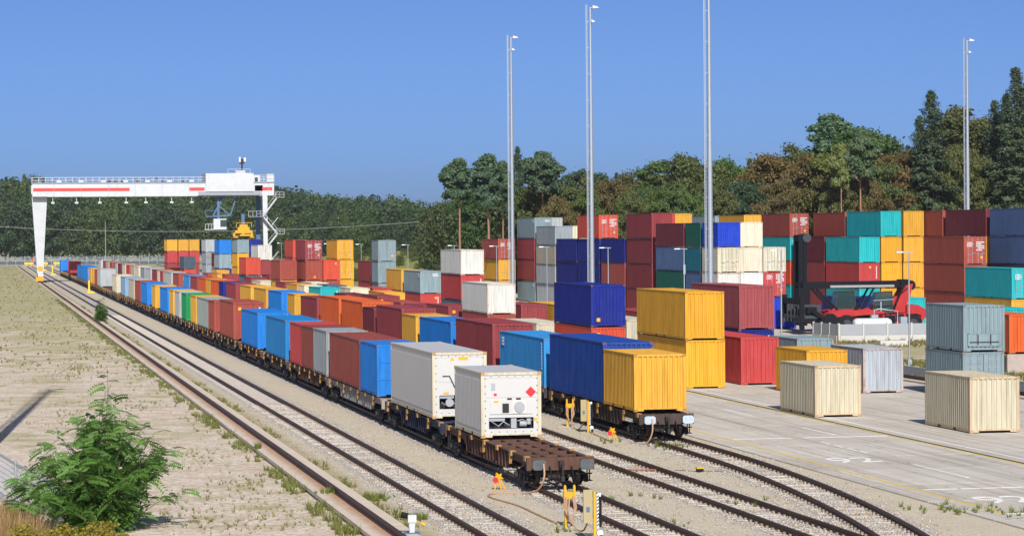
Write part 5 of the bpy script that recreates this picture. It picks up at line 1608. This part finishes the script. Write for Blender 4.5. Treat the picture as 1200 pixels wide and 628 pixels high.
def clumped(n, x0, x1, y0, y1, nc, sp_):
    cx = rg.uniform(x0,x1,nc); cy = y0+(y1-y0)*rg.random(nc)**1.6; k = rg.integers(0,nc,n)
    return np.stack([np.clip(cx[k]+rg.normal(size=n)*sp_,x0,x1), cy[k]+rg.normal(size=n)*sp_*3.0, np.zeros(n)],1)
P = clumped(3600,-16,11.2,88,330,190,.9); weeds('grass','sparse yellowish grass tufts on the sandy field',P,rg.uniform(.04,.17,len(P)),(.42,.36,.15),8,.010,1)
P = clumped(1500,-12,11.3,88,260,80,.6); weeds('grass','green weed tufts on the sandy field',P,rg.uniform(.04,.2,len(P)),(.27,.28,.09),10,.013,2)
P = np.stack([11.45+rg.normal(size=1500)*.22-.15, 84+rg.random(1500)**1.3*330, np.zeros(1500)],1); P[:,0] = np.minimum(P[:,0],11.6)
P = P[np.sin(P[:,1]*.9)+np.sin(P[:,1]*.37+1) > -.3]
weeds('weeds','green weeds along the crane rail foundation',P,rg.uniform(.1,.36,len(P)),(.22,.24,.055),11,.016,3)
P = np.stack([13.25+np.abs(rg.normal(size=700))*.28, 84+rg.random(700)**1.3*300, np.full(700,.02)],1); P = P[np.sin(P[:,1]*.7)+np.sin(P[:,1]*.29+2) > .1]
weeds('weeds','weeds between the crane rail and the empty track',P,rg.uniform(.08,.3,len(P)),(.24,.24,.06),10,.016,4)
sc = []
for cx,cy,n,s_ in ((33.2,84.2,26,.6),(32.2,85.6,16,.3),(31.2,86.5,12,.8),(34.2,82.0,18,.5),(20.6,92.0,8,.4),(22.2,84.5,5,.3),(29.7,115.0,30,.45),(26.2,90.5,6,.4),(22.9,93.5,5,.3),(12.1,96.0,14,.15),(11.7,117,14,.12),(13.7,95.2,40,.28),(13.9,88.0,40,.3),(27.5,118.6,10,.3),(18.0,83.2,6,.2)):
    sc += [(cx+rg.normal()*s_, cy+rg.normal()*s_*1.5, .03 if cx > 13.1 else .22) for _ in range(n)]
weeds('weeds','scattered green weeds in the ballast and along the pavement edge',sc,rg.uniform(.08,.3,len(sc)),(.19,.24,.04),12,.016,6)
P = np.stack([rg.uniform(58,66,5200),rg.uniform(60,330,5200),np.zeros(5200)],1); P = P[((P[:,0] < 58.8)|(P[:,0] > 62.9))]
weeds('grass','rough grass on the verge of the yard road',P,rg.uniform(.1,.4,len(P)),(.17,.19,.05),8,.03,7)
P = np.stack([rg.uniform(64,92,5000),rg.uniform(150,222,5000),np.zeros(5000)],1); P = P[(P[:,1] > 208.5)|(P[:,0] < 66.4)]
weeds('grass','dry grass bank before the panel fence',P,rg.uniform(.1,.4,len(P)),(.27,.23,.07),8,.03,8)
P = np.stack([rg.uniform(-70,11.3,9000),rg.uniform(190,930,9000),np.zeros(9000)],1)
weeds('grass','yellow-green grass on the far part of the field',P,rg.uniform(.08,.28,len(P)),(.33,.30,.10),7,.05,9)

# big leafy bush in the corner: pinnate leaves on arching shoots
def bush(loc, H, Rr, nshoot, seed, name, label, leaf_len=.56, col=(.135,.285,.05)):
    rg = np.random.default_rng(seed); stems = MB(); out = []
    for i in range(nshoot):
        a = rg.random()*6.283; lean = Rr*(.12+.88*rg.random()**.8); top = H*(1.0-.62*(lean/Rr)**1.3)*(.72+.3*rg.random())
        if i == 0: lean, top = .25, H*1.06
        d = np.array([math.cos(a),math.sin(a),0])
        pts = [d*lean*t_**1.35*1.0+np.array([0,0,top*t_**.85])+rg.normal(size=3)*.03 for t_ in np.linspace(0,1,8)]
        stems.tube([tuple(p) for p in pts],[.022*(1-.8*k/7) for k in range(8)],5)
        nl = int(32+18*rg.random())
        for k in range(nl):
            t_ = .18+.82*(k/nl); j = min(6,int(t_*7)); f = t_*7-j; p = pts[j]*(1-f)+pts[min(7,j+1)]*f
            b_ = rg.random()*6.283; dd = np.array([math.cos(b_),math.sin(b_),-.35+.95*rg.random()]); dd /= np.linalg.norm(dd)
            L = leaf_len*(.6+.6*rg.random())*(1.2-.35*t_); sd = np.cross(dd,[0,0,1.]); sd /= np.linalg.norm(sd)+1e-6; ro = rg.normal()*.75; sd = sd*math.cos(ro)+np.cross(dd,sd)*math.sin(ro)
            stem_off = rg.random()*.30*(1-.6*t_)
            p = p+dd*stem_off
            npair = 7
            for q in range(npair):
                s_ = (q+.6)/npair; c0 = p+dd*L*s_+np.array([0,0,-.34*L*s_*s_]); ll = L*.30*(1-.25*abs(s_-.5))
                for sg in (-1,1):
                    tp = c0+sd*sg*ll+dd*ll*.35+np.array([0,0,-.12*ll]); wv_ = dd*ll*.30
                    md = (c0+tp)/2
                    out.append((c0,md-wv_,tp,md+wv_))
    V = np.array(out).reshape(-1,3); Q = np.arange(len(V)).reshape(-1,4)
    t = thing(name, label, 'bush', loc)
    f = part('foliage', np_mesh('foliage',V,Q,LEAF), t, col); f['kind'] = 'stuff'
    part('stem', stems.mesh('stem', BARK), t)
    return t
bush((3.75,87.2,-.3), 5.1, 3.1, 56, 3, 'leafy_bush', 'large bright green feathery-leaved bush in the sandy corner by the fence')
bush((12.9,300,.0), 2.6, .8, 10, 9, 'young_bush', 'small green sapling bush growing beside the crane rail', .5, (.14,.24,.06))
# dry grass, goldenrod and fence in the bottom corner
P = np.stack([rg.uniform(-2,1.75,1500),rg.uniform(83,92,1500),np.full(1500,-.2)],1); P = P[P[:,0] < 1.9-(P[:,1]-83)*.06]
weeds('dry_grass','tall straw-coloured dry grass in the bottom corner',P,rg.uniform(.5,1.15,len(P)),(.50,.33,.15),9,.009,21)
def plume_plant(loc, H, seed, label):
    rg = np.random.default_rng(seed); mb = MB(); out = []; yl = []
    for i in range(7):
        a = rg.random()*6.28; l = H*.3*rg.random(); d = np.array([math.cos(a),math.sin(a),0]); top = d*l+np.array([0,0,H*(.75+.3*rg.random())])
        mb.tube([(0,0,0),tuple(top*.5+np.array([0,0,.1])),tuple(top)],[.012,.01,.005],4)
        n = 34; t_ = rg.random((n,1)); out.append(leaf_quads(top*t_+rg.normal(size=(n,3))*.07, unit(rg.normal(size=(n,3))+[0,0,.6]), .05, rg, .4))
        n = 46; yl.append(leaf_quads(top+np.concatenate([rg.normal(size=(n,2))*.10,-np.abs(rg.normal(size=(n,1)))*.16],1), unit(rg.normal(size=(n,3))+[0,-.3,.6]), .034, rg))
    t = thing('flowering_weed', label, 'plant', loc, 0, 'yellow flowering weeds')
    V,Q = join(out); part('leaves', np_mesh('leaves',V,Q,LEAF), t, (.16,.18,.03))['kind'] = 'stuff'
    V,Q = join(yl); part('blossom', np_mesh('blossom',V,Q,LEAF), t, (.34,.27,.03))['kind'] = 'stuff'
    part('stem', mb.mesh('stem', BARK), t)
for i in range(15):
    plume_plant((1.2+i*.21+rg.uniform(-.1,.1), 80.8+rg.uniform(-1.2,1.6)+.12*i, -.1), rg.uniform(.55,1.0), 50+i, 'yellow flowering weed, %s clump along the bottom edge from the corner' % ordw(i+1))
# ------------------------------------------------------------------ small yard equipment
YEL = flat('equipment_yellow', (.62,.34,.015), .5, 0, .1, 4); HOSE = flat('tan_hose', (.42,.26,.16), .7, 0, .15, 6)
def hose(name, pts, r, label, group=None):
    # smooth the path
    P = [Vector(p) for p in pts]; out = []
    for i in range(len(P)-1):
        p0,p1,p2,p3 = P[max(i-1,0)],P[i],P[i+1],P[min(i+2,len(P)-1)]
        for k in range(6):
            t_ = k/6; out.append(.5*((2*p1)+(-p0+p2)*t_+(2*p0-5*p1+4*p2-p3)*t_**2+(-p0+3*p1-3*p2+p3)*t_**3))
    out.append(P[-1])
    return single(name, MB().tube(out,r,6).mesh(name,HOSE), label, 'hose', group=group)
def hose_stand(x, y, which):
    t = thing('hose_stand', 'yellow post with forked hanger and coiled air hose '+which, 'hose stand', (x,y,0), 0, 'air hose stands')
    part('post', MB().box(-.065,.065,-.05,.05,0,1.55).mesh('post', YEL), t)
    part('hanger', MB().box(-.12,.46,-.08,.08,1.45,1.78).mesh('hanger', YEL), t)
    for xx in (-.06,.36): part('fork_arm', MB().box(xx-.05,xx+.05,-.16,-.04,1.30,2.05).prism([(xx-.05,2.05),(xx+.05,2.05),(xx+.03,2.15),(xx-.03,2.15)],'y',-.16,-.04).mesh('fork_arm', YEL), t)
    mb = MB(); rg_ = random.Random(3)
    for k in range(3):
        w_ = .16+.05*k; lo = .35+.12*k
        mb.tube([(.15-w_,-.2,1.55),(.15-w_*1.1,-.24,1.0),(.15-w_*.5,-.26,lo),(.15+w_*.5,-.26,lo+.05),(.15+w_*1.1,-.24,1.0),(.15+w_*.8,-.2,1.6)],.026,6)
    part('coiled_hose', mb.mesh('coiled_hose', HOSE), t)
    t.scale = (.72,.72,.64)
    part('foot_plate', MB().box(-.7,.35,-.3,.3,0,.05).mesh('foot_plate', flat('foot_concrete',(.48,.42,.33),.9)), t)
def control_panel(x, y, which):
    t = thing('control_post', 'yellow-edged grey control board on post '+which, 'control post', (x,y,0), 0, 'brake test control posts')
    part('post', MB().box(-.05,.05,-.05,.05,0,1.95).mesh('post', YEL), t)
    part('board', MB().box(-.44,-.08,-.04,.04,.72,2.02).mesh('board', flat('khaki_board',(.36,.30,.17),.7)), t)
    part('label_plate', MB().box(-.33,-.2,-.055,-.0405,1.15,1.35).mesh('label_plate', CBLUE), t)
    mb = MB()
    for k in range(9): mb.bar((.085,-.075,.62+k*.14),(.145,-.075,.68+k*.14),.05,.02)
    mb.box(.19,.27,-.05,.05,.55,1.75)
    part('chequered_strip', mb.mesh('chequered_strip', BLACK), t)
    part('white_strip', MB().box(.071,.15,-.05,.05,.5,1.85).box(.12,.24,-.06,.06,1.75,1.88).mesh('white_strip', WHITE), t)
    part('signal_ball', MB().cyl((.2,-.08,.32),(.2,.08,.32),.12,n=14).box(.13,.28,-.07,.07,.0,.2).mesh('signal_ball', WHITE), t)
    t.scale = (.8,.8,.78)
    part('cable_stub', MB().box(.16,.30,-.08,.08,.0,.24).mesh('cable_stub', BLACK), t)
hose_stand(18.3,84.5,'beside the empty wagon'); control_panel(18.35,80.6,'beside the empty wagon')
hose_stand(27.98,128.7,'beside the navy container wagon'); control_panel(28.06,124.5,'beside the navy container wagon')
def marker(x, y, which):
    t = thing('shunting_marker', 'yellow and red shunting marker on legs '+which, 'marker', (x,y,.02), .3, 'shunting markers')
    t.scale = (.8,.8,.78)
    mb = MB()
    for a in (-.26,.05,.3): mb.bar((a*.4,0,.52),(a,-.16 if a else .2,.0),.05)
    mb.bar((-.2,-.1,.25),(.24,-.1,.25),.04)
    part('stand', mb.mesh('stand', YEL), t)
    part('star_plate', MB().prism([(-.22,.55),(-.06,.5),(.0,.38),(.06,.5),(.26,.5),(.12,.62),(.16,.76),(.02,.70),(-.1,.82),(-.12,.66)],'y',-.06,.04).mesh('star_plate', YEL), t)
    part('red_disc', MB().cyl((-.2,-.14,.47),(-.2,-.08,.47),.13,n=16).mesh('red_disc', REDS), t)
    part('handle', MB().cyl((-.28,0,.7),(-.16,0,.8),.03,n=6).mesh('handle', BLACK), t)
marker(18.6,97.6,'beside the rusty empty wagon'); marker(27.95,119.1,'beside the yellow-led train')
hose('air_hose', [(19.75,94.9,1.15),(19.7,94.6,.7),(19.55,94.9,.25),(19.2,95.6,.06),(18.6,96.0,.05),(17.9,95.6,.05),(17.75,94.3,.05),(18.1,91.5,.05),(18.15,88.5,.05),(18.2,85.2,.05)], .035, 'tan air hose lying on the path from the empty wagon to its stand')
hose('air_hose', [(18.35,84.2,1.0),(18.3,84.0,.5),(18.35,83.4,.12),(18.4,82.6,.10),(18.3,81.6,.35),(18.25,80.65,.9)], .026, 'hose loop hanging between the near stand and its control board')
hose('air_hose', [(29.15,116.4,1.15),(29.1,116.2,.6),(28.9,116.5,.1),(28.4,117.5,.05)], .035, 'tan air hose hanging from the yellow-led wagon')
hose('air_hose', [(28.1,128.3,.95),(28.0,127.6,.2),(28.0,126.3,.05),(28.1,125.2,.6),(28.0,124.6,.75)], .026, 'hose between the far stand and its control board')
hose('air_hose', [(28.1,124.4,.1),(28.0,122.5,.05),(27.9,120.6,.05),(27.7,119.4,.05)], .026, 'thin hose on the ground by the far shunting marker')
# point lever by the crane rail
t = thing('point_lever', 'white point lever with black counterweight and yellow ball', 'point lever', (12.95,82.2,.2))
t.scale = (.6,.6,.66)
part('housing', MB().prism([(-.12,0),(-.18,.75),(.18,.75),(.12,0)],'y',-.1,.1).box(-.22,.22,-.14,.14,.55,.9).mesh('housing', CWHITE), t)
part('counterweight', MB().cyl((-.55,0,.92),(-.2,0,.85),.15,.13,14).mesh('counterweight', BLACK), t)
part('lever_arm', MB().cyl((-.2,0,.82),(.55,-.2,.48),.03,n=6).mesh('lever_arm', YEL), t)
part('ball_end', MB().cyl((.5,-.19,.50),(.66,-.23,.42),.085,n=12).mesh('ball_end', YEL), t)
part('base', MB().box(-.4,.4,-.25,.25,0,.08).mesh('base', CBLUE), t)
single('rusty_pipe', MB().tube([(24.7,103.6,.10),(25.4,103.2,.11),(26.1,103.25,.10)],.028,6).mesh('rusty_pipe', flat('rust_pipe',(.30,.09,.05),.8)), 'short rust-red pipe lying across the middle track', 'pipe')
t = thing('track_box', 'small yellow-capped black box with cables between the middle tracks', 'box', (27.6,102.6,.02))
t.scale = (.65,.65,.7)
part('body', MB().box(-.2,.2,-.15,.15,0,.2).mesh('body', BLACK), t); part('cap', MB().box(-.23,.23,-.18,.18,.2,.28).mesh('cap', YEL), t)
part('cable', MB().tube([(-1.2,1.4,.03),(-.6,.7,.04),(-.2,0,.05),(.4,.2,.04),(1.0,-.2,.03),(1.8,.35,.03)],.014,5).mesh('cable', BLACK), t)
# galvanised mesh fence in the bottom-left corner
t = thing('wire_mesh_fence', 'galvanised mesh fence going down the slope behind the bush', 'fence', (0,0,0))
fp = [(.15,102.5,0),(.55,98.4,-.1),(1.15,95.8,-.3),(1.85,93.6,-.5),(2.6,91.5,-.8)]
for i,(x,y,z) in enumerate(fp): part('post', MB().cyl((x,y,z),(x,y,z+1.95),.05,n=8).mesh('post', STEEL), t)
for a,b_ in zip(fp,fp[1:]):
    mb = MB(); A,B = Vector(a),Vector(b_)
    for k in range(10):
        z = .12+k*.19; mb.bar(A+Vector((0,0,z)),B+Vector((0,0,z)),.018 if k < 9 else .05)
    for k in range(1,26): p = A.lerp(B,k/26); mb.bar(p+Vector((0,0,.1)),p+Vector((0,0,1.85)),.012)
    part('mesh_panel', mb.mesh('mesh_panel', STEEL), t)

# ------------------------------------------------------------------ thin air haze over the yard
hz, nt, b = new_mat('thin_haze')
nt.nodes.remove(b)
vol = node(nt,'ShaderNodeVolumePrincipled')
vol.inputs['Color'].default_value = (.80,.88,1.0,1); vol.inputs['Density'].default_value = .00005; vol.inputs['Anisotropy'].default_value = .0
nt.links.new(vol.outputs[0], nt.nodes['Material Output'].inputs['Volume'])
struct('haze', MB().box(-1520,1720,-140,2620,-1.2,48).mesh('haze', hz), kind='stuff')
